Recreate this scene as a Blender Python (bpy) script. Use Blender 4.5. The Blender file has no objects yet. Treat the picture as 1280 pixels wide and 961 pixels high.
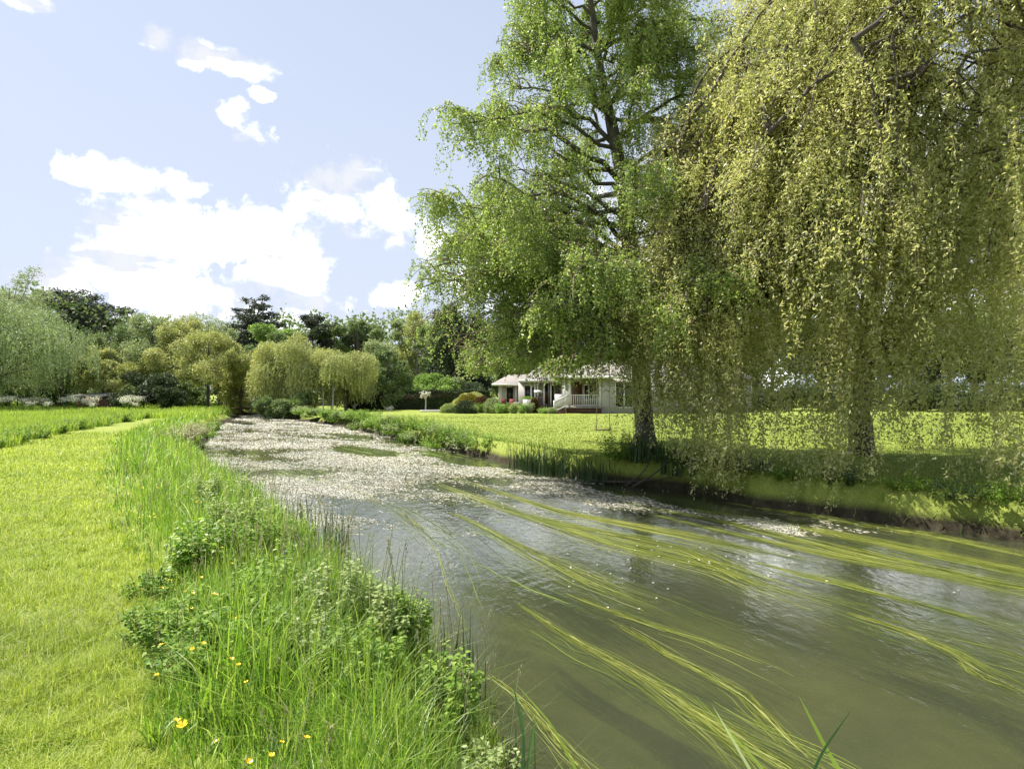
import bpy, math, numpy as np
from mathutils import Vector
PI = math.pi
rad = math.radians
scene = bpy.context.scene
COL = scene.collection
F = 800.0; CX = 640.0; HY = 490.0; EYE = 1.65; WZ = -0.60      # lens in photo pixels, horizon row, eye height, water level
RS = np.random.default_rng(11)

def U(a, b, n=None): return RS.uniform(a, b, n)
def at(u, v, d):
    return np.array([(u - CX) / F * d, d, EYE + (HY - v) / F * d])
def on(u, v, z=0.0):
    d = (EYE - z) * F / (v - HY)
    return np.array([(u - CX) / F * d, d, z])

# ------------------------------------------------------------------ mesh helpers
class Geo:
    def __init__(s): s.v = []; s.q = []; s.t = []; s.n = 0
    def add(s, V, Q=None, T=None):
        V = np.asarray(V, float).reshape(-1, 3)
        if Q is not None and len(Q): s.q.append(np.asarray(Q, np.int64) + s.n)
        if T is not None and len(T): s.t.append(np.asarray(T, np.int64) + s.n)
        s.v.append(V); s.n += len(V)
        return s
    def build(s, name, mat, parent=None, smooth=False, org=None):
        V = np.concatenate(s.v) if s.v else np.zeros((0, 3))
        if org is not None: V = V - np.asarray(org)
        q = np.concatenate(s.q) if s.q else np.zeros((0, 4), np.int64)
        t = np.concatenate(s.t) if s.t else np.zeros((0, 3), np.int64)
        me = bpy.data.meshes.new(name)
        me.vertices.add(len(V)); me.vertices.foreach_set('co', V.astype(np.float32).ravel())
        nl = len(q) * 4 + len(t) * 3
        me.loops.add(nl)
        me.loops.foreach_set('vertex_index', np.concatenate([q.ravel(), t.ravel()]).astype(np.int32))
        me.polygons.add(len(q) + len(t))
        st = np.concatenate([np.arange(len(q)) * 4, len(q) * 4 + np.arange(len(t)) * 3]).astype(np.int32)
        me.polygons.foreach_set('loop_start', st)
        if smooth: me.polygons.foreach_set('use_smooth', np.ones(len(q) + len(t), bool))
        me.update(calc_edges=True); me.validate()
        if mat is not None: me.materials.append(mat)
        o = bpy.data.objects.new(name, me); COL.objects.link(o)
        if parent is not None: o.parent = parent
        return o

def tag(o, label=None, cat=None, group=None, kind=None):
    if label: o['label'] = label
    if cat: o['category'] = cat
    if group: o['group'] = group
    if kind: o['kind'] = kind
    return o
def thing(name, label, cat, loc=(0, 0, 0), rz=0, group=None):
    o = bpy.data.objects.new(name, None); COL.objects.link(o)
    o.location = tuple(float(c) for c in loc); o.rotation_euler = (0, 0, rz); o.empty_display_size = .3
    return tag(o, label, cat, group)
def dup(o, loc, rz=0, s=1.0, label=None):
    r = o.copy(); COL.objects.link(r); r.location = tuple(float(c) for c in loc); r.rotation_euler = (0, 0, rz); r.scale = (s, s, s)
    if label: r['label'] = label
    for ch in list(o.children):
        c = ch.copy(); COL.objects.link(c); c.parent = r
    return r

def box(g, c, s, rz=0.0):
    x, y, z = [k / 2 for k in s]
    V = np.array([(-x,-y,-z),(x,-y,-z),(x,y,-z),(-x,y,-z),(-x,-y,z),(x,-y,z),(x,y,z),(-x,y,z)], float)
    if rz:
        cr, sr = math.cos(rz), math.sin(rz)
        V = np.stack([V[:,0]*cr - V[:,1]*sr, V[:,0]*sr + V[:,1]*cr, V[:,2]], 1)
    g.add(V + np.array(c), [(0,3,2,1),(4,5,6,7),(0,1,5,4),(1,2,6,5),(2,3,7,6),(3,0,4,7)])
    return g
def beam(g, a, b, w, h=None):
    a = np.array(a, float); b = np.array(b, float); h = h or w
    d = b - a; L = np.linalg.norm(d); d /= L
    up = np.array([0, 0, 1.]) if abs(d[2]) < .95 else np.array([0, 1., 0])
    s = np.cross(d, up); s /= np.linalg.norm(s); n = np.cross(s, d)
    V = [p + s*i*w/2 + n*j*h/2 for p in (a, b) for i, j in ((-1,-1),(1,-1),(1,1),(-1,1))]
    g.add(V, [(3,2,1,0),(4,5,6,7),(0,1,5,4),(1,2,6,5),(2,3,7,6),(3,0,4,7)])
    return g

def tubes(g, P, R, sides=5):
    """P (N,K,3) paths, R (N,K) radii"""
    P = np.asarray(P, float); R = np.asarray(R, float)
    N, K, _ = P.shape
    T = np.gradient(P, axis=1); T /= np.linalg.norm(T, axis=2, keepdims=True) + 1e-9
    ref = np.where(np.abs(T[:, :1, 2:3]) > .8, np.array([[[1., .1, 0]]]), np.array([[[0, .05, 1.]]]))
    A = np.cross(T, np.broadcast_to(ref, T.shape)); A /= np.linalg.norm(A, axis=2, keepdims=True) + 1e-9
    B = np.cross(T, A)
    ang = np.arange(sides) / sides * 2 * PI
    V = P[:, :, None] + R[:, :, None, None] * (np.cos(ang)[None, None, :, None] * A[:, :, None] + np.sin(ang)[None, None, :, None] * B[:, :, None])
    idx = np.arange(N * K * sides).reshape(N, K, sides)
    nx = np.roll(idx, -1, 2)
    Q = np.stack([idx[:, :-1], nx[:, :-1], nx[:, 1:], idx[:, 1:]], -1).reshape(-1, 4)
    g.add(V.reshape(-1, 3), Q); return g

def unit(v): return v / (np.linalg.norm(v, axis=-1, keepdims=True) + 1e-9)
def leaves(g, P, L, W, D=None, fold=.25):
    """one folded diamond leaf at every point; D main axis"""
    n = len(P)
    if D is None: D = RS.normal(size=(n, 3)); D[:, 2] *= .7
    D = unit(D)
    S = unit(np.cross(D, RS.normal(size=(n, 3)))); N = np.cross(D, S)
    L = np.broadcast_to(L, n)[:, None]; W = np.broadcast_to(W, n)[:, None]
    mid = P + D * L * .45 - N * W * fold
    V = np.stack([P, mid + S * W / 2, P + D * L, mid - S * W / 2], 1)
    # fold the blade on its rib: two triangles
    i = np.arange(n)[:, None] * 4
    g.add(V.reshape(-1, 3), None, np.concatenate([i + [0, 1, 2], i + [0, 2, 3]]))
    return g
def blades(g, P, H, W, lean=.35, K=3, dirs=None, curve=2.0):
    n = len(P); H = np.broadcast_to(H, n); W = np.broadcast_to(W, n)
    a = U(0, 2 * PI, n) if dirs is None else dirs
    ln = np.abs(RS.normal(0, lean, n)) * H
    d = np.stack([np.cos(a), np.sin(a), 0 * a], 1); b = a + PI / 2 + U(-.8, .8, n)
    s = np.stack([np.cos(b), np.sin(b), 0 * b], 1)
    rows = []
    for k in range(K + 1):
        t = k / K
        c = P + d * (ln * t ** curve)[:, None] + np.array([0, 0, 1.]) * (H * t * (1 - .25 * t * np.minimum(ln / H, 1)))[:, None]
        w = (W * (1 - t ** 1.6) * .5)[:, None]
        rows += [c] if k == K else [c - s * w, c + s * w]
    V = np.stack(rows, 1); m = 2 * K + 1
    i = np.arange(n)[:, None] * m
    Q = np.concatenate([i + [2*k, 2*k+1, 2*k+3, 2*k+2] for k in range(K - 1)]) if K > 1 else np.zeros((0, 4), int)
    g.add(V.reshape(-1, 3), Q, i + [2*K-2, 2*K-1, 2*K]); return g

def noise2(x, y, s, seed=0):
    """cheap smooth value noise 0..1"""
    r = np.random.default_rng(seed).random((64, 64))
    X = np.asarray(x) / s + 100; Y = np.asarray(y) / s + 100
    xi = np.floor(X).astype(int); yi = np.floor(Y).astype(int); fx = X - xi; fy = Y - yi
    fx = fx*fx*(3-2*fx); fy = fy*fy*(3-2*fy)
    g = lambda a, b: r[a % 64, b % 64]
    return (g(xi,yi)*(1-fx)+g(xi+1,yi)*fx)*(1-fy) + (g(xi,yi+1)*(1-fx)+g(xi+1,yi+1)*fx)*fy
def fbm(x, y, s, seed=0): return (noise2(x,y,s,seed)*.5 + noise2(x,y,s*.47,seed+1)*.3 + noise2(x,y,s*.2,seed+2)*.2)

# ------------------------------------------------------------------ materials
def nodes(name):
    m = bpy.data.materials.new(name); m.use_nodes = True
    nt = m.node_tree; nt.nodes.clear()
    out = nt.nodes.new('ShaderNodeOutputMaterial')
    return m, nt, nt.nodes.new, nt.links.new, out
def ramp(nt, fac, stops):
    r = nt.nodes.new('ShaderNodeValToRGB'); e = r.color_ramp.elements
    while len(e) < len(stops): e.new(.5)
    for k, (p, c) in zip(e, stops): k.position = p; k.color = (*c, 1)
    nt.links.new(fac, r.inputs[0]); return r.outputs[0]
def noise(nt, scale, detail=4, rough=.6, coord='Object', dist=0, sc=None):
    t = nt.nodes.new('ShaderNodeTexCoord'); n = nt.nodes.new('ShaderNodeTexNoise')
    n.inputs['Scale'].default_value = scale; n.inputs['Detail'].default_value = detail; n.inputs['Roughness'].default_value = rough
    n.inputs['Distortion'].default_value = dist
    src = t.outputs[coord]
    if sc:
        mp = nt.nodes.new('ShaderNodeMapping'); mp.inputs['Scale'].default_value = sc[:3]
        if len(sc) > 3: mp.inputs['Rotation'].default_value = (0, 0, sc[3])
        nt.links.new(src, mp.inputs[0]); src = mp.outputs[0]
    nt.links.new(src, n.inputs['Vector']); return n.outputs['Fac']
def mixc(nt, f, a, b, mode='MIX'):
    m = nt.nodes.new('ShaderNodeMix'); m.data_type = 'RGBA'; m.blend_type = mode
    for s, k in ((f, 0), (a, 6), (b, 7)):
        if isinstance(s, (int, float)): m.inputs[k].default_value = s
        elif isinstance(s, tuple): m.inputs[k].default_value = (*s, 1)
        else: nt.links.new(s, m.inputs[k])
    return m.outputs[2]
def leaf_mat(name, stops, tr=.4, rough=.5, spec=.35, big=.5):
    """stops: colours spread over the single leaves"""
    m, nt, N, L, out = nodes(name)
    ge = N('ShaderNodeNewGeometry')
    k = len(stops); c = ramp(nt, ge.outputs['Random Per Island'], [(i / max(k - 1, 1), s) for i, s in enumerate(stops)])
    n = noise(nt, big, 2)
    c = mixc(nt, 1.0, c, ramp(nt, n, [(.3, (.78, .82, .8)), (.7, (1.18, 1.14, 1.1))]), 'MULTIPLY')
    p = N('ShaderNodeBsdfPrincipled'); L(c, p.inputs['Base Color']); p.inputs['Roughness'].default_value = rough
    p.inputs['Specular IOR Level'].default_value = spec
    t = N('ShaderNodeBsdfTranslucent'); c2 = mixc(nt, 1.0, c, (1.12, 1.14, .78), 'MULTIPLY'); L(c2, t.inputs['Color'])
    x = N('ShaderNodeMixShader'); x.inputs[0].default_value = tr
    L(p.outputs[0], x.inputs[1]); L(t.outputs[0], x.inputs[2]); L(x.outputs[0], out.inputs[0])
    return m
def plain(name, c, rough=.6, var=.15, scale=6, bump=.0, metal=0, bscale=None, c2=None, spec=.5, sc=None):
    m, nt, N, L, out = nodes(name)
    p = N('ShaderNodeBsdfPrincipled'); p.inputs['Roughness'].default_value = rough; p.inputs['Metallic'].default_value = metal
    p.inputs['Specular IOR Level'].default_value = spec
    n = noise(nt, scale, 6, .65, sc=sc)
    lo = c2 or tuple(k * (1 - var) for k in c); hi = tuple(min(1, k * (1 + var)) for k in c)
    L(ramp(nt, n, [(.3, lo), (.7, hi)]), p.inputs['Base Color'])
    if bump:
        b = N('ShaderNodeBump'); b.inputs['Strength'].default_value = bump; b.inputs['Distance'].default_value = .03
        L(noise(nt, bscale or scale * 2, 6, .7, sc=sc), b.inputs['Height']); L(b.outputs[0], p.inputs['Normal'])
    L(p.outputs[0], out.inputs[0]); return m

M = {}
M['bark'] = plain('bark', (.085, .07, .055), .9, .5, 7, .9, 0, 22, sc=(1, 1, .25))
M['birch_bark'] = plain('birch_bark', (.13, .115, .095), .8, .3, 5, .7, 0, 14, c2=(.025, .022, .018), sc=(1, 1, .5))
M['pale_bark'] = plain('pale_bark', (.45, .42, .38), .8, .3, 6, .4)
M['twig'] = plain('twig', (.17, .12, .07), .8, .4, 5)
M['willow_twig'] = plain('willow_twig', (.34, .30, .12), .7, .3, 3)
M['grass'] = leaf_mat('grass', [(.10,.19,.018),(.17,.28,.03),(.24,.33,.04),(.34,.36,.10)], .45, .45, .4, .6)
M['grass_tall'] = leaf_mat('grass_tall', [(0.064, 0.154, 0.019), (0.14, 0.284, 0.029), (0.236, 0.391, 0.044), (0.343, 0.474, 0.078), (0.45, 0.545, 0.166)], .5, .42, .5, 1.1)
M['mown'] = leaf_mat('mown', [(0.176, 0.272, 0.037), (0.32, 0.414, 0.052), (0.408, 0.497, 0.073), (0.497, 0.557, 0.114), (0.618, 0.651, 0.29)], .45, .5, .3, .35)
M['lawn'] = leaf_mat('lawn', [(.15,.22,.04),(.20,.27,.05),(.25,.31,.065),(.29,.34,.09)], .4, .55, .2, .25)
M['meadow'] = leaf_mat('meadow', [(0.21, 0.341, 0.045), (0.294, 0.429, 0.063), (0.367, 0.473, 0.081), (0.441, 0.495, 0.153)], .45, .5, .3, .2)
M['dry'] = leaf_mat('dry', [(.30,.28,.15),(.42,.40,.24),(.5,.48,.34)], .3)
M['nettle'] = leaf_mat('nettle', [(0.089, 0.185, 0.026), (0.152, 0.271, 0.035), (0.228, 0.358, 0.052), (0.354, 0.455, 0.105)], .4, .55, .2, 1.5)
M['silver'] = leaf_mat('silver', [(0.231, 0.315, 0.111), (0.336, 0.42, 0.162), (0.462, 0.514, 0.255)], .4, .6, .3, 1.5)
M['reed'] = leaf_mat('reed', [(0.048, 0.13, 0.02), (0.084, 0.195, 0.03), (0.132, 0.247, 0.05)], .35, .35, .5)
M['reed_dark'] = leaf_mat('reed_dark', [(.025,.06,.02),(.045,.09,.03),(.07,.12,.04)], .3, .4, .5)
M['birch_leaf'] = leaf_mat('birch_leaf', [(0.186, 0.284, 0.067), (0.26, 0.37, 0.087), (0.348, 0.445, 0.121), (0.496, 0.556, 0.268)], .5, .4, .6, .45)
M['willow_leaf'] = leaf_mat('willow_leaf', [(0.378, 0.418, 0.137), (0.483, 0.51, 0.189), (0.588, 0.581, 0.263), (0.672, 0.632, 0.42)], .5, .42, .6, .5)
M['willow_far'] = leaf_mat('willow_far', [(0.361, 0.398, 0.141), (0.464, 0.494, 0.185), (0.568, 0.575, 0.269)], .28, .5, .3, .3)
M['willow_grey'] = leaf_mat('willow_grey', [(0.237, 0.319, 0.14), (0.335, 0.418, 0.205), (0.434, 0.506, 0.302)], .28, .5, .3, .3)
M['yellow_leaf'] = leaf_mat('yellow_leaf', [(0.336, 0.385, 0.12), (0.437, 0.462, 0.165), (0.526, 0.517, 0.255)], .28, .5, .3, .3)
M['pale_leaf'] = leaf_mat('pale_leaf', [(0.246, 0.319, 0.135), (0.336, 0.407, 0.195), (0.426, 0.473, 0.285)], .28, .5, .3, .3)
M['mid_leaf'] = leaf_mat('mid_leaf', [(0.129, 0.202, 0.068), (0.193, 0.266, 0.095), (0.283, 0.354, 0.149)], .28, .5, .4, .3)
M['lime_leaf'] = leaf_mat('lime_leaf', [(0.224, 0.363, 0.075), (0.302, 0.451, 0.105), (0.392, 0.506, 0.165)], .28, .5, .3, .3)
M['dark_leaf'] = leaf_mat('dark_leaf', [(0.037, 0.06, 0.026), (0.062, 0.09, 0.039), (0.112, 0.144, 0.065)], .2, .5, .25, .3)
M['cedar_leaf'] = leaf_mat('cedar_leaf', [(.05,.06,.045),(.07,.085,.055),(.10,.12,.08)], .15, .6, .3, .3)
M['copper_leaf'] = leaf_mat('copper_leaf', [(.09,.03,.02),(.14,.06,.03),(.10,.11,.03)], .3)
M['gold_bush'] = leaf_mat('gold_bush', [(.22,.19,.02),(.32,.25,.03),(.20,.23,.03)], .25, .5, .3, 1)
M['white_petal'] = leaf_mat('white_petal', [(.62,.58,.52),(.78,.75,.72),(.85,.83,.80)], .3, .6, .2)
M['pink_petal'] = leaf_mat('pink_petal', [(.6,.25,.16),(.75,.35,.25)], .3)
M['river_flower'] = leaf_mat('river_flower', [(0.748, 0.682, 0.605), (0.85, 0.814, 0.784), (0.85, 0.85, 0.85), (0.85, 0.85, 0.85)], .25, .7, .15, .25)
M['weed_mat'] = leaf_mat('weed_mat', [(0.16, 0.18, 0.06), (0.38, 0.35, 0.24), (0.56, 0.52, 0.44), (0.66, 0.62, 0.56)], .2, .6, .3, .4)
M['weed'] = leaf_mat('weed', [(.05,.08,.015),(.12,.16,.025),(.22,.26,.04),(.30,.33,.07),(.42,.42,.16)], .3, .35, .5, .5)
M['weed_deep'] = leaf_mat('weed_deep', [(0.09, 0.14, 0.02), (0.153, 0.21, 0.03), (0.234, 0.28, 0.05)], .2, .5, .3, .5)
M['yellow'] = plain('yellow', (.85, .58, .02), .4, .1)
M['white_paint'] = plain('white_paint', (.70, .68, .65), .5, .06, 3)
M['render_wall'] = plain('render_wall', (.47, .44, .42), .85, .08, 1.5, .2, 0, 30)
M['wood_dark'] = plain('wood_dark', (.12, .055, .035), .7, .3, 4, .3, sc=(1,1,.2))
M['wood_grey'] = plain('wood_grey', (.28, .25, .21), .85, .3, 5, .4)
M['red_cushion'] = plain('red_cushion', (.20, .04, .045), .9, .2)
M['stone'] = plain('stone', (.4, .38, .34), .9, .25, 5, .4)
M['rope'] = plain('rope', (.16, .13, .09), .9)
M['metal_dark'] = plain('metal_dark', (.05, .05, .05), .5, .2, 5, metal=.3)

def glass():
    m, nt, N, L, out = nodes('window_glass')
    p = N('ShaderNodeBsdfPrincipled'); p.inputs['Base Color'].default_value = (.02, .025, .03, 1)
    p.inputs['Roughness'].default_value = .05; L(p.outputs[0], out.inputs[0]); return m
M['glass'] = glass()
def tiles():
    m, nt, N, L, out = nodes('roof_tiles')
    t = N('ShaderNodeTexCoord'); b = N('ShaderNodeTexBrick'); L(t.outputs['Object'], b.inputs['Vector'])
    b.inputs['Scale'].default_value = 3; b.inputs['Color1'].default_value = (.19,.17,.155,1); b.inputs['Color2'].default_value = (.27,.24,.22,1)
    b.inputs['Mortar'].default_value = (.13,.12,.11,1); b.inputs['Mortar Size'].default_value = .03
    p = N('ShaderNodeBsdfPrincipled'); p.inputs['Roughness'].default_value = .75
    L(mixc(nt, .35, b.outputs['Color'], ramp(nt, noise(nt, 1.3), [(.3,(.2,.19,.16)),(.7,(.45,.38,.35))])), p.inputs['Base Color'])
    L(p.outputs[0], out.inputs[0]); return m
M['tiles'] = tiles()

def ground_mat():
    m, nt, N, L, out = nodes('grass_ground')
    ge = N('ShaderNodeNewGeometry'); sp = N('ShaderNodeSeparateXYZ'); L(ge.outputs['Position'], sp.inputs[0])
    n1 = noise(nt, .22, 5, .65); n2 = noise(nt, 9, 6, .75); n3 = noise(nt, 45, 3, .7)
    g = ramp(nt, n1, [(.3, (.20,.26,.045)), (.5, (.25,.30,.055)), (.7, (.29,.33,.075))])
    g = mixc(nt, 1.0, g, ramp(nt, n2, [(.3,(.86,.88,.84)),(.65,(1.08,1.07,1.1))]), 'MULTIPLY')
    g = mixc(nt, 1.0, g, ramp(nt, n3, [(.35,(.62,.66,.55)),(.6,(1.15,1.12,1.2))]), 'MULTIPLY')
    mud = ramp(nt, noise(nt, 5, 6, .7), [(.3,(.022,.018,.010)),(.7,(.065,.055,.032))])
    bed = ramp(nt, noise(nt, 1.2, 6, .7), [(.3,(.05,.055,.02)),(.7,(.15,.14,.06))])
    mr = N('ShaderNodeMapRange'); L(sp.outputs['Z'], mr.inputs[0]); mr.inputs[1].default_value = -.46; mr.inputs[2].default_value = -.30
    mr2 = N('ShaderNodeMapRange'); L(sp.outputs['Z'], mr2.inputs[0]); mr2.inputs[1].default_value = -.72; mr2.inputs[2].default_value = -.6
    c = mixc(nt, mr2.outputs[0], bed, mud); c = mixc(nt, mr.outputs[0], c, g)
    p = N('ShaderNodeBsdfPrincipled'); L(c, p.inputs['Base Color']); p.inputs['Roughness'].default_value = .9; p.inputs['Specular IOR Level'].default_value = .15
    b = N('ShaderNodeBump'); b.inputs['Strength'].default_value = .6; b.inputs['Distance'].default_value = .03; L(n3, b.inputs['Height']); L(b.outputs[0], p.inputs['Normal'])
    L(p.outputs[0], out.inputs[0]); return m
M['ground'] = ground_mat()
def water_mat():
    m, nt, N, L, out = nodes('river_water')
    h1 = noise(nt, 9, 3, .55, sc=(1, .55, 1, .5), dist=.6); h2 = noise(nt, 1.6, 3, .5, sc=(1, .5, 1, .5), dist=.8); h3 = noise(nt, 38, 2, .5)
    ad = N('ShaderNodeMath'); ad.operation = 'MULTIPLY_ADD'; L(h2, ad.inputs[0]); ad.inputs[1].default_value = 2.2; L(h1, ad.inputs[2])
    ad2 = N('ShaderNodeMath'); ad2.operation = 'MULTIPLY_ADD'; L(h3, ad2.inputs[0]); ad2.inputs[1].default_value = .12; L(ad.outputs[0], ad2.inputs[2])
    b = N('ShaderNodeBump'); b.inputs['Strength'].default_value = 1; b.inputs['Distance'].default_value = .0065; L(ad2.outputs[0], b.inputs['Height'])
    fr = N('ShaderNodeFresnel'); fr.inputs[0].default_value = 1.38; L(b.outputs[0], fr.inputs['Normal'])
    gl = N('ShaderNodeBsdfGlossy'); gl.inputs['Roughness'].default_value = .04; gl.inputs['Color'].default_value = (1, 1, 1, 1); L(b.outputs[0], gl.inputs['Normal'])
    df = N('ShaderNodeBsdfDiffuse'); L(ramp(nt, noise(nt, .6, 4), [(.3,(.062,.074,.042)),(.7,(.088,.097,.056))]), df.inputs['Color'])
    tp = N('ShaderNodeBsdfTransparent'); tp.inputs[0].default_value = (.80, .85, .55, 1)
    mx = N('ShaderNodeMixShader'); mx.inputs[0].default_value = .55; L(df.outputs[0], mx.inputs[1]); L(tp.outputs[0], mx.inputs[2])
    m2 = N('ShaderNodeMixShader'); L(fr.outputs[0], m2.inputs[0]); L(mx.outputs[0], m2.inputs[1]); L(gl.outputs[0], m2.inputs[2])
    L(m2.outputs[0], out.inputs[0]); return m
M['water'] = water_mat()

# ------------------------------------------------------------------ terrain
LY = np.array([-40,-3, 0, 2.5, 4.2, 5.4, 7, 9.2, 13, 17, 21, 27, 34, 48, 61, 90]); LX = np.array([20,1.5,.75,.35,-.15,-.85,-1.75,-3.0,-5.3,-7.7,-10.2,-13,-16.3,-21.5,-26.2,-40])
RY = np.array([-40,-8,0,4,7.5,9.6,11.3,12.4,14.7,16.8,20,25,32,42,56,90]); RX = np.array([60,26,18,13,9.5,7.6,6.5,5.1,3.9,1.7,.0,-2.5,-5.9,-11,-19.7,-36])
def sd(x, y):
    """> 0 in the river"""
    w = (fbm(x, y, 1.6, 5) - .5) * .7
    s = np.minimum((x - np.interp(y, LY, LX)) * .85, (np.interp(y, RY, RX) - x) * .72) + w * np.clip((y+2) / 8, .35, 1)
    return np.minimum(s, 65 - y + w)
def gz(x, y):
    x = np.asarray(x, float); y = np.asarray(y, float)
    s = sd(x, y); left = x < (np.interp(y, LY, LX) + np.interp(y, RY, RX)) / 2
    a = np.where(left, -.75, -.16)
    t = np.clip((s - a) / (.12 - a), 0, 1); t = t*t*(3-2*t)
    h = -.66 * t - .5 * np.clip((s - .1) / 1.6, 0, 1)
    und = (fbm(x, y, 3.1, 21) - .5) * .10 * np.clip((-s) / 1.0, 0, 1)
    r = np.hypot(x + 10, y - 30)
    return h + und + np.clip((r - 110) / 200, 0, 1) * 1.5
def axis(lo, hi, a, b, st):
    mid = np.arange(a, b + st / 2, st); out = [mid]
    up = [b]; k = st
    while up[-1] < hi: k *= 1.22; up.append(up[-1] + k)
    dn = [a]; k = st
    while dn[-1] > lo: k *= 1.22; dn.append(dn[-1] - k)
    return np.concatenate([np.array(dn[1:])[::-1], mid, np.array(up[1:])])
gx = axis(-900, 900, -32, 20, .16); gy = axis(-600, 1500, -2, 30, .16)
Xg, Yg = np.meshgrid(gx, gy); Zg = gz(Xg, Yg)
ix = np.arange(Xg.size).reshape(Xg.shape)
g = Geo(); g.add(np.stack([Xg, Yg, Zg], -1).reshape(-1, 3), np.stack([ix[:-1,:-1], ix[:-1,1:], ix[1:,1:], ix[1:,:-1]], -1).reshape(-1, 4))
tag(g.build('ground', M['ground'], smooth=True), 'grassy riverside ground with earthen banks', kind='structure')
g = Geo(); xs = np.linspace(-45, 40, 30); ys = np.linspace(-20, 67, 30); A, B = np.meshgrid(xs, ys); ii = np.arange(900).reshape(30, 30)
g.add(np.stack([A, B, 0*A + WZ], -1).reshape(-1, 3), np.stack([ii[:-1,:-1], ii[:-1,1:], ii[1:,1:], ii[1:,:-1]], -1).reshape(-1, 4))
tag(g.build('water', M['water'], smooth=True), 'murky green river water flowing between grassy banks', kind='structure')

# ------------------------------------------------------------------ grasses (nobody could count them)
pathR_y = np.array([-5, 2.0, 2.7, 3.6, 4.6, 6, 9, 14, 22, 29, 44, 60]); pathR_x = np.array([.2,-.9,-1.35,-2.35,-2.7,-3.5,-5.6,-9,-14,-17.2,-23,-30])
pathL_y = np.array([-5, 14, 19, 26, 44, 60]); pathL_x = np.array([-14.5,-14.6,-15.2,-18.0,-24.3,-32])
def scatter(n, d0, d1, mask, lo=-1.0, hi=1.0):
    y = d0 * (d1 / d0) ** U(0, 1, n); x = U(lo, hi, n) * y + 0
    k = mask(x, y); return x[k], y[k]
def onland(x, y): return np.stack([x, y, gz(x, y)], 1)
def pr(x, y): return np.interp(y, pathR_y, pathR_x) + (noise2(x, y, .7, 3) - .5) * .6
def pl(x, y): return np.interp(y, pathL_y, pathL_x) + (noise2(x, y, .9, 4) - .5) * .8
# mown path
x, y = scatter(330000, 2.0, 26, lambda x, y: (x < pr(x, y) + .15) & (x > pl(x, y)), -1.0, -.2)
P = onland(x, y); h = U(.012, .085, len(x)) * (.35 + 1.3*noise2(x, y, .11, 6)**1.2) * (1 + .6*np.clip(noise2(x, y, .6, 8)*4 - 2, 0, 1))
g = Geo(); blades(g, P, h, np.maximum(.0045, y * .0011), .95, 1 + 1)
tag(g.build('mown_grass', M['mown']), 'short yellow green mown grass of the riverside path', 'grass', kind='stuff')
def clov(x, y): return (x < pr(x, y)) & (x > pl(x, y)) & (noise2(x, y, .34, 12)*.6 + noise2(x, y, 1.5, 13)*.4 > .60)
x, y = scatter(60000, 2.0, 14, clov, -1.0, -.2); P = onland(x, y); P[:, 2] += U(.01, .045, len(x)); a = U(0, 2*PI, len(x))
g = Geo(); leaves(g, P, np.maximum(.014, y*.002)*U(.7, 1.4, len(x)), np.maximum(.011, y*.0015), np.stack([np.cos(a), np.sin(a), U(-.1, .5, len(x))], 1))
tag(g.build('clover_leaves', M['nettle']), 'patches of darker clover and daisy leaves in the mown path', 'ground cover', kind='stuff')
x, y = scatter(30000, 2.0, 12, lambda x, y: (x < pr(x, y)) & (x > pl(x, y)) & (noise2(x, y, .8, 14) > .55), -1.0, -.2); P = onland(x, y); P[:, 2] += U(.01, .05, len(x)); a = U(0, 2*PI, len(x))
g = Geo(); leaves(g, P, U(.03, .07, len(x)), .004, np.stack([np.cos(a), np.sin(a), U(-.1, .25, len(x))], 1))
tag(g.build('grass_clippings', M['dry']), 'dry pale grass clippings scattered over the mown path', 'grass', kind='stuff')
# tall verge between the path and the water
def verge(x, y):
    s = sd(x, y); return (x > pr(x, y)) & (x < np.interp(y, LY, LX) + .4) & (s < -.12)
weeds_xy = np.array([on(u, v + 25, -.1)[:2] for u, v in [(215,800),(250,850),(330,775),(425,800),(480,790),(350,735),(330,690),(300,660),(480,800),(600,930),(380,850),(290,840),(500,770),(545,870),(250,700)]])
x, y = scatter(300000, 1.7, 60, verge, -.95, .5)
wd_ = np.min(np.hypot(x[:, None] - weeds_xy[:, 0], y[:, None] - weeds_xy[:, 1]), 1); k = U(0, 1, len(x)) < np.clip((wd_ - .08)/.2, .3, 1); x, y = x[k], y[k]
dn = noise2(x, y, .45, 31); k = U(0, 1, len(x)) < .35 + .8 * dn
x, y, dn = x[k], y[k], dn[k]
edge = np.clip((x - pr(x, y)) / .8, .25, 1) * np.clip(-sd(x, y)*1.1 + .15, .3, 1)
h = (.20 + .38 * fbm(x, y, .8, 33)) * edge * U(.6, 1.25, len(x)); h *= np.where((y > 6) & (y < 16), 1.1, 1)
k = U(0, 1, len(x)) < .72; x, y, h = x[k], y[k], h[k]; g = Geo(); blades(g, onland(x, y), h*np.where(U(0,1,len(x)) < .3, .6, 1.1), np.maximum(.0075, y * .0012) * U(.5, 1.6, len(x)), .6, 3)
tag(g.build('tall_grass', M['grass_tall']), 'tall fresh green grass along the left river bank', 'grass', kind='stuff')
x, y = scatter(16000, 1.7, 50, verge, -.95, .5)
g = Geo(); blades(g, onland(x, y), (.32 + .4*U(0,1,len(x))) * np.clip((x - pr(x, y)) / .8, .3, 1), np.maximum(.003, y*.0008), .55, 3)
tag(g.build('pale_grass_stems', M['grass']), 'pale seeding grass stems among the tall verge grass', 'grass', kind='stuff')
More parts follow.
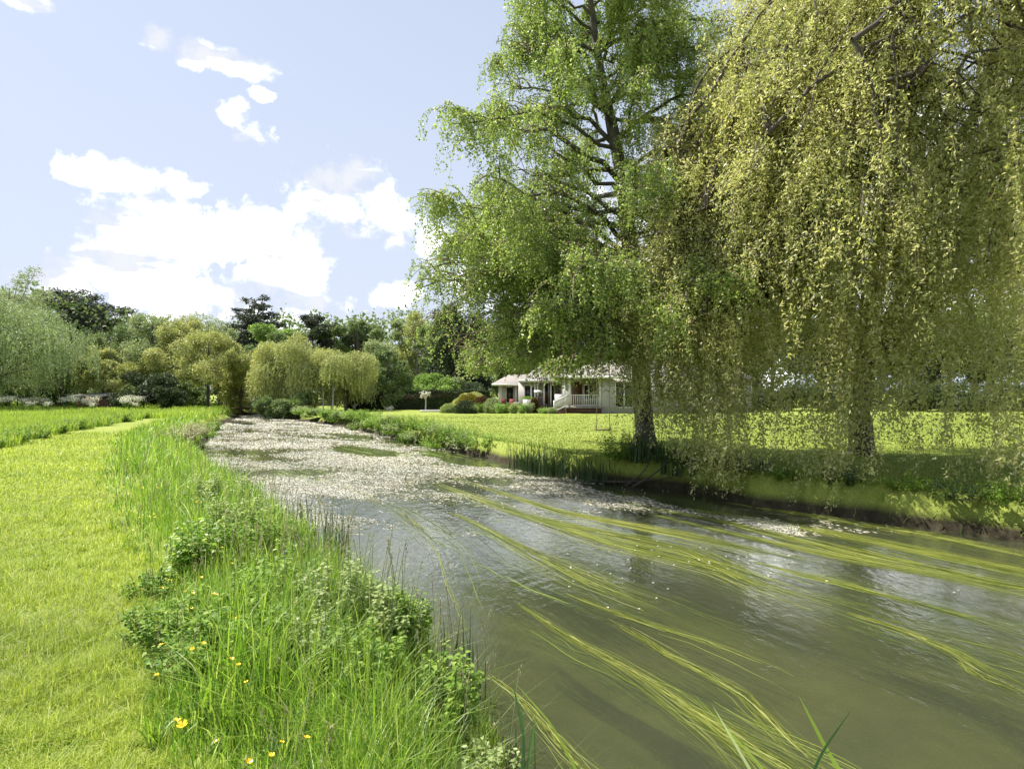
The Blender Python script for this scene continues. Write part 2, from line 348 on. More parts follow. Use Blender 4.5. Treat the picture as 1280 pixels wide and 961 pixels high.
# seed heads
x, y = scatter(2400, 1.8, 20, verge, -.95, .5); k = noise2(x, y, .9, 41) > .45; x, y = x[k], y[k]; P = onland(x, y)
hh = U(.45, .78, len(x)) * np.clip((x - pr(x, y)) / .8, .35, 1); a = U(0, 2*PI, len(x)); top = P + np.stack([np.cos(a)*hh*.18, np.sin(a)*hh*.18, hh], 1)
g = Geo(); t = np.linspace(0, 1, 4)[None, :, None]; tubes(g, P[:, None]*(1-t) + top[:, None]*t + np.array([0,0,.03])*np.sin(t*PI), np.full((len(x), 4), .0014) + (y*.0002)[:, None], 3)
for k in range(7): leaves(g, top + RS.normal(0, .006, (len(x), 3)) + np.array([0, 0, -.012*k]), .02 + y*.0006, .006 + y*.0003, RS.normal(0, .4, (len(x), 3)) + [0,0,1])
tag(g.build('grass_seed_heads', M['dry']), 'straw coloured grass seed heads above the verge', 'grass', kind='stuff')
# left meadow of tall grass behind the path
def mead(x, y): return ((x < pl(x, y)) | ((y > 40) & (x < np.interp(y, LY, LX) - .5))) & (sd(x, y) < -.2)
x, y = scatter(150000, 12, 78, mead, -1.15, -.3)
g = Geo(); blades(g, onland(x, y), (.28 + .35*fbm(x, y, 2.2, 51)) * U(.7, 1.2, len(x)), np.maximum(.006, y*.0016), .45, 2)
tag(g.build('meadow_grass', M['meadow']), 'deep pale green meadow grass left of the path', 'grass', kind='stuff')
# far verge continues, right bank fringe, lawn
def lawn(x, y): return (sd(x, y) < -.12) & (x > np.interp(y, RY, RX) - .5)
x, y = scatter(230000, 8.0, 46, lawn, -.5, 1.15)
g = Geo(); blades(g, onland(x, y), U(.02, .05, len(x)) + .05*(sd(x, y) > -.35), np.maximum(.008, y*.0012), .7, 2)
tag(g.build('lawn_grass', M['lawn']), 'closely mown lawn grass across the river before the bungalow', 'grass', kind='stuff')
def fringe(x, y): s = sd(x, y); return (s < .10) & (s > -.35) & (x > np.interp(y, RY, RX) - 1.6)
x, y = scatter(60000, 7, 60, fringe, -.6, 1.3)
g = Geo(); blades(g, onland(x, y), U(.06, .34, len(x)), np.maximum(.008, y*.0012), 1.2, 3)
tag(g.build('bank_grass', M['grass_tall']), 'overhanging grass fringe on the far river bank', 'grass', kind='stuff')

# ------------------------------------------------------------------ river plants
flow = unit(np.array([.55, -.83]))
def ell(x, y, u, v, a, b, ang):
    c = on(u, v, WZ); dx = x - c[0]; dy = y - c[1]; ca, sa = math.cos(ang), math.sin(ang)
    return 1 - (((dx*ca + dy*sa) / a)**2 + ((-dx*sa + dy*ca) / b)**2)
FA = math.atan2(-.83, .55)
def cover(x, y):
    w = (fbm(x, y, 1.5, 61) - .5) * 1.4
    big = np.clip((y - 11.2 - np.clip((x + 4.5) * 1.15, -2, 9)) / 2.5, -1, 1)
    m = np.maximum.reduce([big * .8, ell(x, y, 700, 612, 3.3, .75, FA) * .9, ell(x, y, 800, 628, 2.2, .35, FA), ell(x, y, 620, 592, 1.6, .6, FA), ell(x, y, 980, 660, 1.8, .3, FA) * .6])
    gap = np.maximum.reduce([ell(x, y, 368, 590, 1.5, .62, 0), ell(x, y, 290, 566, 1.9, .6, 0), ell(x, y, 450, 563, 3.2, 1.0, FA), ell(x, y, 600, 575, 3.6, 1.4, FA),
                             ell(x, y, 530, 552, 3.5, 1.6, FA), ell(x, y, 440, 545, 3, .8, FA), ell(x, y, 300, 528, 5, .9, FA)])
    st = (fbm(x*.55 + y*.83, (y*.55 - x*.83)*.3, .8, 66) - .5)
    return m*.9 + w * 1.7 + st*3.0 - .22 - np.clip(gap*1.3, 0, 1) * 2.2
def riverpts(n, d0, d1, lo=-.75, hi=.85, f=lambda s: s > .12):
    x, y = scatter(n, d0, d1, lambda x, y: f(sd(x, y)), lo, hi); return x, y
x, y = riverpts(600000, 10, 64, -.75, .45); c = cover(x, y); k = U(0, .9, len(x)) < c; x, y = x[k], y[k]
g = Geo(); n = len(x); P = np.stack([x, y, np.full(n, WZ + .006) + U(0, .02, n)], 1); sz = np.maximum(.016, y*.0014) * U(.6, 1.25, n)
a = U(0, 2*PI, n); tx, ty = RS.normal(0, .12, n), RS.normal(0, .12, n)
ex = np.stack([np.cos(a), np.sin(a), tx], 1)*sz[:, None]*.5; ey = np.stack([-np.sin(a), np.cos(a), ty], 1)*sz[:, None]*.5; P[:, 2] += sz*.12
g.add(np.stack([P - ex, P - ey*.9, P + ex, P + ey*.9], 1), np.arange(n*4).reshape(n, 4))
tag(g.build('river_flowers', M['river_flower']), 'carpet of tiny white water crowfoot flowers on the river', 'flowers', kind='stuff')
x, y = riverpts(120000, 10, 64, -.75, .6); c = cover(x, y); k = U(-.35, .15, len(x)) < c; x, y = x[k], y[k]; n = len(x)
g = Geo(); D = np.stack([np.full(n, flow[0]), np.full(n, flow[1]), np.zeros(n)], 1) + RS.normal(0, .3, (n, 3)) * [1, 1, .05]
leaves(g, np.stack([x, y, np.full(n, WZ + .002)], 1), np.maximum(.06, y*.008), np.maximum(.01, y*.0012), D, .02)
tag(g.build('river_weed_mat', M['weed_mat']), 'olive brown floating weed mat beneath the white river flowers', 'water weed', kind='stuff')
# scattered single flowers
x, y = riverpts(2600, 5, 18, -.3, .9); k = (noise2(x, y, 1.2, 71) > .6) & (y > 6.5) ; x, y = x[k], y[k]; n = len(x)
k2 = U(0, 1, n) < np.clip((y - 6) / 8, .05, 1); x, y = x[k2], y[k2]; n = len(x); g = Geo()
for j in range(4): leaves(g, np.stack([x, y, np.full(n, WZ + .015)], 1), .018, .016, np.stack([np.cos(j*PI/2 + x), np.sin(j*PI/2 + x), np.full(n, .5)], 1))
tag(g.build('scattered_river_flowers', M['white_petal']), 'scattered white flowers dotting the darker near water', 'flowers', kind='stuff')

def ribbon(g, C, W, rnd):
    """C (N,K,3) centre lines lying flat, W (N,K)"""
    T = np.gradient(C, axis=1); S = unit(np.stack([-T[..., 1], T[..., 0], 0*T[..., 0]], -1)); S[..., 2] += rnd[:, None]
    V = np.stack([C - S*W[..., None]/2, C + S*W[..., None]/2], 2); N, K = W.shape
    i = np.arange(N*K*2).reshape(N, K, 2)
    g.add(V.reshape(-1, 3), np.stack([i[:, :-1, 0], i[:, :-1, 1], i[:, 1:, 1], i[:, 1:, 0]], -1).reshape(-1, 4))
def weed(pts, width, n, deep=0.0, wmul=1.0, lmin=.25, lmax=.7, K=14):
    """streaming strands along a polyline of photo pixels on the water"""
    C = np.array([on(u, v, WZ)[:2] for u, v in pts]); m = len(C); tt = np.linspace(0, 1, m)
    t0 = U(0, 1, n) ** 1.3 * .7; ln = U(lmin, lmax, n); t = np.clip(t0[:, None] + ln[:, None]*np.linspace(0, 1, K)[None], 0, 1.08)
    X = np.interp(t, tt, C[:, 0]); Y = np.interp(t, tt, C[:, 1])
    # extrapolate past the end
    e = np.clip(t - 1, 0, None); X += e*(C[-1,0]-C[-2,0])*(m-1); Y += e*(C[-1,1]-C[-2,1])*(m-1)
    tn = unit(C[-1] - C[0]); nn = np.array([-tn[1], tn[0]])
    off = RS.normal(0, width*.4, n)[:, None] * (.35 + .65*np.clip(t*1.4, 0, 1)); ph = U(0, 6.28, n)[:, None]
    off = off + .014*np.sin(t*9 + ph) * (1 + width) + .006*np.sin(t*27 + ph*2) + .06*np.sin(t*5 + pts[0][0])
    z = WZ - deep + .008 + U(-.15, .002, n)[:, None] + .012*np.sin(t*14 + ph)
    z = np.where(U(0, 1, n)[:, None] < .25, WZ + .006 + 0*t, z)
    P = np.stack([X + nn[0]*off, Y + nn[1]*off, z], -1)
    W = np.broadcast_to(np.sin(np.clip(np.linspace(.06, .97, K), 0, 1)*PI)[None]**.5, (n, K)) * (np.maximum(.004, Y*.00085)*wmul) * U(.6, 1.5, n)[:, None]
    g = Geo(); ribbon(g, P, W, U(-.5, .5, n)); return g
WB = [([(652,752),(720,800),(800,850),(900,925),(990,1010)], .16, 90, 'bright yellow weed bundle trailing furthest into the near water'),
      ([(760,772),(830,820),(930,870),(1040,965)], .13, 70, 'yellow green weed bundle trailing beside the open near water'),
      ([(598,842),(660,890),(740,960),(800,1040)], .10, 40, 'thin pale weed strands trailing from the tall near bank grass'),
      ([(820,860),(900,900),(980,960),(1060,1040)], .22, 80, 'broad olive weed bundle under the bottom iris leaves'),
      ([(1050,765),(1130,790),(1200,815),(1300,870)], .16, 80, 'dark green weed bundle trailing off the right edge midway down'),
      ([(1190,825),(1240,848),(1310,880)], .10, 40, 'short weed bundle at the right edge with a pale curling strand'),
      ([(540,602),(640,640),(760,680),(900,712),(1000,745)], .42, 220, 'long braided weed bundle crossing mid river below the flower tongue'),
      ([(560,640),(640,680),(720,715),(800,750)], .40, 130, 'green weed bundle spreading beside the bright cloud reflection'),
      ([(640,640),(740,664),(860,690),(960,735)], .35, 160, 'pale yellow weed bundle mid river with flowers at its head'),
      ([(760,625),(900,652),(1050,690),(1300,745)], .22, 160, 'long straight weed bundle reaching the right edge'),
      ([(860,635),(1000,660),(1150,690),(1320,722)], .32, 170, 'weed bundle in the willow shade with white specks'),
      ([(800,640),(940,672),(1100,705),(1300,740)], .22, 140, 'narrow bright weed streak below the willow shade'),
      ([(900,628),(1020,645),(1160,668),(1310,700)], .3, 110, 'dim weed bundle nearest the shaded far bank'),
      ([(940,700),(1060,730),(1180,765),(1300,800)], .14, 50, 'sparse weed streak in the open right hand water'),
      ([(560,596),(700,640),(860,668),(1010,700)], .30, 130, 'second braided weed bundle just above the long mid river one'),
      ([(1000,672),(1120,700),(1220,722),(1320,742)], .30, 120, 'broad weed bundle between the two right edge streaks'),
      ([(700,740),(790,770),(880,800),(960,840)], .10, 36, 'short faint weed wisp in the open water above the nearest bundles'),
      ([(420,600),(500,640),(560,690),(600,760)], .5, 22, 'faint pale weed strands under the cloud reflection')]
for pts, w, n, lab in WB:
    gw = weed(pts, w*1.3, int(n*2.4), wmul=.52); g2 = weed(pts, w*.45, int(n*.55), wmul=1.15, lmin=.12, lmax=.4)
    for V_, Q_ in zip(g2.v, g2.q): V_[:, 2] = np.maximum(V_[:, 2], WZ + .004) ; gw.add(V_, Q_)
    o = gw.build('water_weed', M['weed']); tag(o, lab, 'water weed', 'weed bundles streaming in the current')
def deepmask(u, v, a, b, n, seed):
    c = on(u, v, WZ)[:2]; r = np.sqrt(U(0, 1, n)); th = U(0, 2*PI, n); ax = r*np.cos(th)*a; bx = r*np.sin(th)*b
    X = c[0] + flow[0]*ax - flow[1]*bx; Y = c[1] + flow[1]*ax + flow[0]*bx; return X, Y
g = Geo()
for u, v, a, b, n in [(700,650,5,1.0,500),(640,690,3,.8,250),(850,680,4,.8,400),(740,820,1.4,.2,160),(860,880,1.4,.25,200),(1050,680,4,.9,500),(1180,805,1.6,.3,160),(560,575,4,1.5,900),(960,740,2.5,.3,60),(370,590,1.6,.7,500),(290,566,2.2,.7,500),(455,563,3,1.2,600)]:
    X, Y = deepmask(u, v, a, b, n, 0); k = sd(X, Y) > .3; X, Y = X[k], Y[k]; n = len(X)
    t = np.linspace(0, 1, 8)[None]; L_ = U(.5, 1.6, n)[:, None]; ph = U(0, 6.28, n)[:, None]
    C = np.stack([X[:, None] + flow[0]*t*L_ + .03*np.sin(t*6 + ph), Y[:, None] + flow[1]*t*L_ + .03*np.cos(t*6 + ph), WZ - U(-.004, .10, n)[:, None] + 0*t], -1)
    ribbon(g, C, np.sin(np.clip(t, .05, .97)*PI)**.5 * np.maximum(.007, Y[:, None]*.0016), U(-.4, .4, n))
tag(g.build('submerged_weed', M['weed_deep']), 'dark olive weed waving under the river surface', 'water weed', kind='stuff')

# ------------------------------------------------------------------ trees
def bez(p0, p1, p2, K):
    t = np.linspace(0, 1, K)[None, :, None]
    return (1-t)**2*p0[:, None] + 2*t*(1-t)*p1[:, None] + t*t*p2[:, None]
def hang(gl, gt, S, L, out, spacing, ls, lw, K=8, tw=.003, swing=.06, wild=.5, skip=0.0, arch=.12, fluff=0.0):
    """twigs hanging from S (N,3) with lengths L; out (N,3) horizontal way they first reach; leaves set along them"""
    N = len(S); t = np.linspace(0, 1, K)[None, :]
    drop = L[:, None]*(t**1.15); reach = (1 - np.exp(-3*t)) * (L*arch + .08)[:, None]
    ph = U(0, 6.28, N)[:, None]
    P = S[:, None] + out[:, None]*reach[..., None] + np.array([0, 0, -1.])*drop[..., None]
    P[..., 0] += swing*np.sin(t*3 + ph)*t*L[:, None]*.3; P[..., 1] += swing*np.cos(t*2.6 + ph)*t*L[:, None]*.3
    P[..., 2] += (.10*np.sin(np.clip(t*5, 0, PI))) * np.minimum(L, 1)[:, None]
    if gt is not None: tubes(gt, P, np.broadcast_to(tw*(1.1 - t), (N, K)) * (1 + 0*L[:, None]), 3)
    cnt = np.maximum(2, (L/spacing).astype(int)); idx = np.repeat(np.arange(N), cnt)
    u = U(.04, 1, len(idx)); 
    if skip: k = noise2(u*L[idx]*4, idx*3.7, 1.0, 9) > skip; idx, u = idx[k], u[k]
    f = u*(K-1); i0 = np.clip(f.astype(int), 0, K-2); fr = (f - i0)[:, None]
    Q = P[idx, i0]*(1-fr) + P[idx, i0+1]*fr
    T = unit(P[idx, i0+1] - P[idx, i0]); D = T*.8 + RS.normal(0, wild, (len(idx), 3))
    Q = Q + RS.normal(0, 1, Q.shape)*fluff*np.array([1, 1, .6]); s = U(.65, 1.25, len(idx)); leaves(gl, Q, ls*s, lw*s, D)

def trunkgeo(path, radii, sides=12):
    g = Geo(); P = np.array(path, float)
    t = np.linspace(0, 1, len(P)); T = np.linspace(0, 1, len(P)*4)
    Q = np.stack([np.interp(T, t, P[:, k]) for k in range(3)], 1); R = np.interp(T, t, radii)
    for _ in range(3): Q[1:-1] = (Q[:-2] + 2*Q[1:-1] + Q[2:]) / 4
    R = R * (1 + .06*np.sin(T*40)); tubes(g, Q[None], R[None], sides); return g, Q

# ---- birch on the far bank
bx, by = 3.55, 17.2
birch = thing('birch_tree', 'tall green birch leaning over the far bank with the swing behind it', 'tree', (bx, by, -.1))
O = np.array([bx, by, -.1])
tp = [(bx+.1,by,-.2),(bx+.02,by,.6),(bx-.08,by+.05,2),(bx-.15,by,3.4),(bx-.3,by+.1,5),(bx-.55,by,7.2),(bx-.8,by,8.5),(bx-1.2,by+.1,10.5),(bx-1.5,by,12.5),(bx-1.7,by,15.2)]
g, tq = trunkgeo(tp, [.34,.27,.24,.23,.24,.19,.16,.11,.07,.02]); 
k = np.arange(12); ra = k/12*2*PI
rp = np.stack([np.stack([bx + .12*np.cos(ra), by + .12*np.sin(ra), np.full(12, .55)], 1), np.stack([bx + .38*np.cos(ra), by + .38*np.sin(ra), np.full(12, .12)], 1), np.stack([bx + .8*np.cos(ra+.2), by + .8*np.sin(ra+.2), np.full(12, -.2)], 1)], 1)
tubes(g, rp, np.tile([.11, .07, .02], (12, 1)), 6)
g.build('trunk', M['birch_bark'], birch, True, O)
rz_z = [1.8, 3.2, 5, 6.5, 7.4, 8.4, 9.6, 12, 14, 15.6]; rz_r = [3.6, 5.0, 6.2, 6.7, 6.6, 5.0, 3.9, 3.6, 2.3, .8]
nl = 58; zz = np.concatenate([np.linspace(3.2, 14.6, nl)]); az = np.arange(nl)*2.399 + U(-.3, .3, nl)
st = np.stack([np.interp(zz, tq[:, 2], tq[:, k]) for k in range(3)], 1)
tipz = zz + U(-.6, 1.6, nl) * np.where(zz > 9, 1, .8); tipz = np.clip(tipz, 3, 15.6)
rr = np.interp(tipz, rz_z, rz_r) * U(.62, .9, nl); rr *= np.where(np.cos(az) > .2, .78, 1.0)
axx = np.interp(tipz, tq[:, 2], tq[:, 0])
tip = np.stack([axx + rr*np.cos(az), by + rr*np.sin(az), tipz], 1)
mid = (st + tip)/2 + np.array([0, 0, 1])*(rr*.16)[:, None] + RS.normal(0, .25, (nl, 3))
# named limbs: the long left one of the photo and the swing limb
st = np.vstack([st, [[bx-.2, by, 3.6], [bx-.1, by, 4.0], [bx-.3, by, 5.0]]]); tip = np.vstack([tip, [at(600, 300, 16.5), [bx-.3, by+6.0, 5.0], at(540, 400, 17.5)]])
mid = np.vstack([mid, [at(690, 345, 17), [bx-.1, by+3, 5.4], at(660, 330, 17.4)]]); rr = np.append(rr, [5.5, 5.5, 5.5]); nl += 3
m_ = 26; z_ = U(2.9, 4.6, m_); a_ = np.arange(m_)*2.399 + 1; r_ = U(3.6, 6.4, m_)*np.where(np.cos(a_) > .3, .7, 1); s_ = np.stack([np.full(m_, bx-.15), np.full(m_, by), z_ + .3], 1); t_ = s_ + np.stack([r_*np.cos(a_), r_*np.sin(a_), U(-.6, .9, m_)], 1); t_[:, 2] = np.maximum(t_[:, 2] - .5, 2.5)
st = np.vstack([st, s_]); tip = np.vstack([tip, t_]); mid = np.vstack([mid, (s_ + t_)/2 + [0, 0, .9]]); rr = np.append(rr, r_); nl += m_
ex = [at(560,300,17.5),at(565,345,16),at(610,240,16.5),at(620,215,18),at(590,380,16),at(620,320,14.5),at(640,260,15),at(560,420,18),at(600,430,15.5),at(670,400,14),at(720,430,13.6),at(900,120,18),at(880,60,17),at(640,110,17),at(660,40,17.5),at(860,10,18),at(700,462,12.6),at(640,452,14.5),at(745,460,13),at(600,455,16),at(545,270,17),at(535,320,17.5),at(550,250,16),at(580,300,15),at(600,340,14.6),at(570,400,17.5),at(640,180,17),at(600,270,18.5),at(920,90,18.5),at(905,170,18),at(925,30,18.5),at(650,60,16.5),at(660,300,14),at(620,400,15)]
ex = np.array(ex); zs_ = np.clip(ex[:, 2] - 1.5, 3.2, 12); s_ = np.stack([np.interp(zs_, tq[:, 2], tq[:, k]) for k in range(3)], 1)
st = np.vstack([st, s_]); tip = np.vstack([tip, ex]); mid = np.vstack([mid, (s_ + ex)/2 + [0, 0, .8]]); rr = np.append(rr, np.full(len(ex), 4.5)); nl += len(ex)
LP = bez(st, mid, tip, 9); LP[:, 1:-1] += RS.normal(0, .09, (nl, 7, 3))
lr = (.022 + .011*rr)[:, None]*np.linspace(1, .1, 9)[None]
for i in range(nl): Geo_ = Geo(); tubes(Geo_, LP[i:i+1], lr[i:i+1], 6); Geo_.build('limb', M['birch_bark'], birch, True, O)
# secondary branches along limbs
ns = 22; idx = np.repeat(np.arange(nl), ns); u = U(.22, 1, len(idx)); f = u*8; i0 = np.clip(f.astype(int), 0, 7); fr = (f-i0)[:, None]
S0 = LP[idx, i0]*(1-fr) + LP[idx, i0+1]*fr; D0 = unit(LP[idx, -1] - LP[idx, 0]) + RS.normal(0, .55, (len(idx), 3)); D0[:, 2] += .1; D0 = unit(D0)
SL = U(.5, 1.6, len(idx)) * (1.2 - .5*u) * np.clip(rr[idx]/5, .45, 1)
E0 = S0 + D0*SL[:, None]; SB = bez(S0, (S0+E0)/2 + [0, 0, .18], E0 - np.array([0, 0, .25])*SL[:, None], 6)
gb = Geo(); tubes(gb, SB, np.linspace(.016, .005, 6)[None]*np.ones((len(idx), 1)), 4)
gl = Geo(); nh = 25000; b = RS.integers(0, len(SB), nh); f = U(.5, 5, nh); i0 = np.clip(f.astype(int), 0, 4); fr = (f - i0)[:, None]
HS = SB[b, i0]*(1-fr) + SB[b, i0+1]*fr; o_ = RS.normal(0, 1, (nh, 3)); o_[:, 2] = 0; o_ = unit(o_)
HL = U(.25, .85, nh) * np.where(noise2(HS[:, 0]*1.0, HS[:, 2], .9, 15) > .55, 1.25, .8)
HL = np.minimum(HL, np.maximum(.15, HS[:, 2] - 1.4 - 1.2*noise2(HS[:,0], HS[:,1], 1.1, 16)))
hol = noise2(HS[:, 0]*1.0 + HS[:, 2]*.3, HS[:, 1]*.8 + HS[:, 2]*1.0, .9, 83); k = (HS[:, 2] > 1.95) & ((hol > .35) | (U(0, 1, nh) < .22)); HS, HL, o_ = HS[k], HL[k], o_[k]
hang(gl, gb, HS, HL, o_, .025, .060, .044, K=6, tw=.0028, wild=.9, arch=.4, fluff=.03)
gb.build('twigs', M['twig'], birch, False, O); gl.build('crown', M['birch_leaf'], birch, False, O)

# ---- weeping willow
wx, wy = 9.3, 17.0; O = np.array([wx, wy, 0])
wil = thing('weeping_willow', 'huge golden green weeping willow trailing its curtains over the river', 'tree', O)
g, tq = trunkgeo([(wx,wy,-.2),(wx-.05,wy,1),(wx-.35,wy-.1,2.4),(wx-.9,wy-.3,3.8),(wx-1.3,wy-.5,5.2)], [.36,.27,.24,.22,.17]); g.build('trunk', M['bark'], wil, True, O)
mains = [((8.6,16.8,3.5),(5.2,14.6,6.0),(2.9,13.7,4.9)), ((8.6,16.8,3.5),(7.2,14.9,9.5),(6.1,13.9,10.9)), ((8.6,16.8,3.5),(4.6,15.0,7.2),(3.3,13.6,6.8)), ((8.6,16.8,3.5),(5.8,17.4,9.2),(4.4,16.4,8.6)), ((8.0,16.5,5.0),(6.6,15.5,8.5),(5.2,14.2,9.6)), ((8.4,16.7,4.0),(5.5,16.2,6.2),(3.6,15.2,5.6)), ((8.0,16.5,5.0),(8.6,14.0,9.5),(8.0,11.6,10.3)),
         ((9.2,17,2.2),(11.2,15.5,7.5),(11.8,12.4,10.2)), ((8.3,16.6,4.5),(8.6,18.5,9.5),(8.2,20.8,9.8)), ((9.3,17,1.8),(12.5,17.5,6.5),(15.2,16.4,8.8)),
         ((9.0,16.9,3.0),(6.8,13.6,6.5),(5.9,12.0,5.6)), ((9.3,17,2.6),(11.8,19.5,7.0),(13.5,21.5,8.0)), ((9.2,16.9,2.0),(11.5,13.5,5.8),(12.4,11.2,6.6)), ((8.0,16.5,4.9),(7.6,15.6,9.5),(7.9,14.8,11.6)), ((9.2,17,2.2),(11.5,15.0,8.0),(13.6,13.2,8.6)), ((9.2,17,3.2),(10.3,14.6,9.0),(10.2,12.4,8.4)), ((9.0,17,3),(7.0,14.6,7.2),(5.4,13.6,7.6)), ((9.2,16.9,2),(10.5,12.5,8),(10.8,9.8,7.4)), ((9.1,16.9,2.4),(8.0,13.0,8),(7.4,10.6,7.2)), ((8.9,16.9,3),(6.2,13.6,4.6),(3.6,13.4,3.2)), ((8.3,16.6,4.5),(7.2,13.4,12.5),(6.9,11.6,12.6)), ((8.3,16.6,4.5),(9.2,13.4,12.8),(10.0,11.0,12.4)), ((8.3,16.6,4.5),(7.6,16,13),(8.6,15.0,13.6)), ((8.8,16.8,3),(6.6,14,8),(4.7,11.8,6.6)), ((8.8,16.8,3.4),(7.4,13,9),(5.7,10.7,7.6)), ((8.6,16.8,3),(5.6,14.6,6.6),(3.7,12.7,5.4)), ((8.8,16.8,3),(6.6,13.2,5.4),(4.9,11.9,4.2)), ((9.2,16.9,3),(12.5,13.6,5.6),(14.0,11.4,5.2))]  # tallest limbs, above the view, are added to cast more shade on the bank
mp = np.array(mains, float); MP = bez(mp[:, 0], mp[:, 1], mp[:, 2], 12); MP[:, 1:] += np.cumsum(RS.normal(0, .05, (len(mp), 11, 3)), 1)
for i in range(len(mp)): g = Geo(); tubes(g, MP[i:i+1], (np.linspace(.17, .012, 12))[None], 8); g.build('limb', M['bark'], wil, True, O)
# sub branches reach to the dome
ns = 860; idx = RS.integers(0, len(mp), ns); u = U(.3, 1, ns); f = u*11; i0 = np.clip(f.astype(int), 0, 10); S0 = MP[idx, i0]
az = np.arctan2(S0[:, 1]-15.6, S0[:, 0]-9.5) + RS.normal(0, .75, ns); 
el = U(.02, 1, ns)
rr = 7.2*np.sqrt(1 - el**2*.92)*U(.65, 1.0, ns); ez = 2.6 + 11.4*el  # dome top raised out of view to deepen the crown's shade
E0 = np.stack([9.6 + rr*np.cos(az), 15.6 + rr*np.sin(az)*1.0, ez], 1)
# keep branch ends near their start, so clumps form
dv = E0 - S0; ln = np.linalg.norm(dv, axis=1); mx = U(2.2, 4.8, ns); E0 = S0 + dv*np.minimum(1, mx/ln)[:, None]; ln = np.minimum(ln, mx)
SB = bez(S0, (S0+E0)/2 + np.array([0, 0, .22])*ln[:, None], E0 - np.array([0, 0, .12])*ln[:, None], 9); SB[:, 1:-1] += RS.normal(0, .07, (ns, 7, 3))
gb = Geo(); tubes(gb, SB, np.linspace(.045, .008, 9)[None]*(.6 + ln*.15)[:, None], 5); gb.build('branches', M['bark'], wil, True, O)
gl = Geo(); gt = Geo(); nh = 24000; b = np.repeat(RS.integers(0, ns, nh//3), 3); f = np.clip(np.repeat(U(1, 8, nh//3), 3) + RS.normal(0, .12, nh), 0, 8); i0 = np.clip(f.astype(int), 0, 7); fr = (f-i0)[:, None]
HS = SB[b, i0]*(1-fr) + SB[b, i0+1]*fr + RS.normal(0, .09, (nh, 3))
o_ = HS - np.array([9.5, 16.4, 0]); o_[:, 2] = 0; o_ = unit(o_) + RS.normal(0, .6, (nh, 3)); o_[:, 2] = 0; o_ = unit(o_)
HL = np.where(U(0, 1, nh) < .62, U(.18, .75, nh), U(.4, 1.0, nh) * (.9 + 3.0*noise2(HS[:, 0], HS[:, 1], .9, 77)))
hol = noise2(HS[:, 0]*1.0 + HS[:, 2]*.35, HS[:, 1]*.7 + HS[:, 2]*.9, .85, 80); kk = (hol > .27) | (U(0, 1, nh) < .35); HL = np.where(kk, HL, .001)
lowf = (HS[:, 2] - HL < 2.4) & (noise2(HS[:, 0], HS[:, 1], .33, 82) < .52); HL = np.where(lowf, np.minimum(HL, np.maximum(.3, HS[:, 2] - 2.4)), HL)
bot = 1.3 + 1.5*noise2(HS[:, 0]*1.0, HS[:, 1], .6, 78) - 1.5*(noise2(HS[:, 0], HS[:, 1], .5, 79) > .78)
HL = np.minimum(HL, np.maximum(.35, HS[:, 2] - bot))
pxs = CX + F*(HS[:, 0])/HS[:, 1]
k = kk & (HS[:, 2] - HL > -.55) & (HS[:, 1] > 8.0); HS, HL, o_ = HS[k], HL[k], o_[k]
hang(gl, gt, HS, HL, o_, .025, .080, .031, K=8, tw=.0020, wild=1.0, swing=.35, skip=.33, arch=.5, fluff=.05)
# low trailing curtains photo rows 560-640
cur = [(880,606,13.2,1.1,26),(900,628,13.0,1.6,34),(915,622,13.2,1.2,22),(960,600,12.6,1.2,16),(983,590,12.4,.9,10),(1018,632,12.2,1.3,15),(1048,640,12.0,1.8,30),(1062,625,12.0,1.6,24),(1085,545,12,1.0,18),(1120,560,12.2,1.3,20),
       (1150,575,11.6,1.2,20),(1180,560,11.4,1.2,20),(1210,590,11.2,1.5,22),(1245,600,10.8,1.6,26),(1275,650,10.2,2.2,30),(1290,660,10,2.2,30),(870,600,14,1.2,22),(845,585,14.5,1.6,26),(820,560,15,1.5,20),(940,560,13,1.2,20),(1000,565,12.6,1.3,20),(1225,575,12,1.4,20),(1030,570,12.6,1.3,20),(790,520,14.6,1.4,20),(805,545,14.4,1.3,18),(830,560,14.0,1.4,24),(860,575,13.6,1.3,24),(895,600,13.2,1.2,24),(925,600,12.6,1.2,22),(1070,600,11.8,1.5,26),(1100,530,11.8,1.4,16),(1165,610,11.0,1.2,16),(1140,545,11.8,1.2,16),(1260,600,10.4,1.8,26)]
for u, v, d, L_, n in cur:
    n = max(7, int(n*.5))
    e = at(u, v, d); w = .013*d; s0 = e + np.stack([RS.normal(0, w, n), RS.normal(0, w*1.5, n), 0*U(0,1,n)], 1)
    hl = L_*2.2*U(.7, 1.3, n); s0[:, 2] += hl + U(0, .5, n)
    s0[:, 2] = np.maximum(s0[:, 2], hl + WZ + .06)
    hang(gl, gt, s0, hl, unit(RS.normal(0, 1, (n, 3))*[1, 1, 0]), .026, .08, .032, K=9, tw=.0025, wild=.9, swing=.25, skip=.25, arch=.06, fluff=.035)
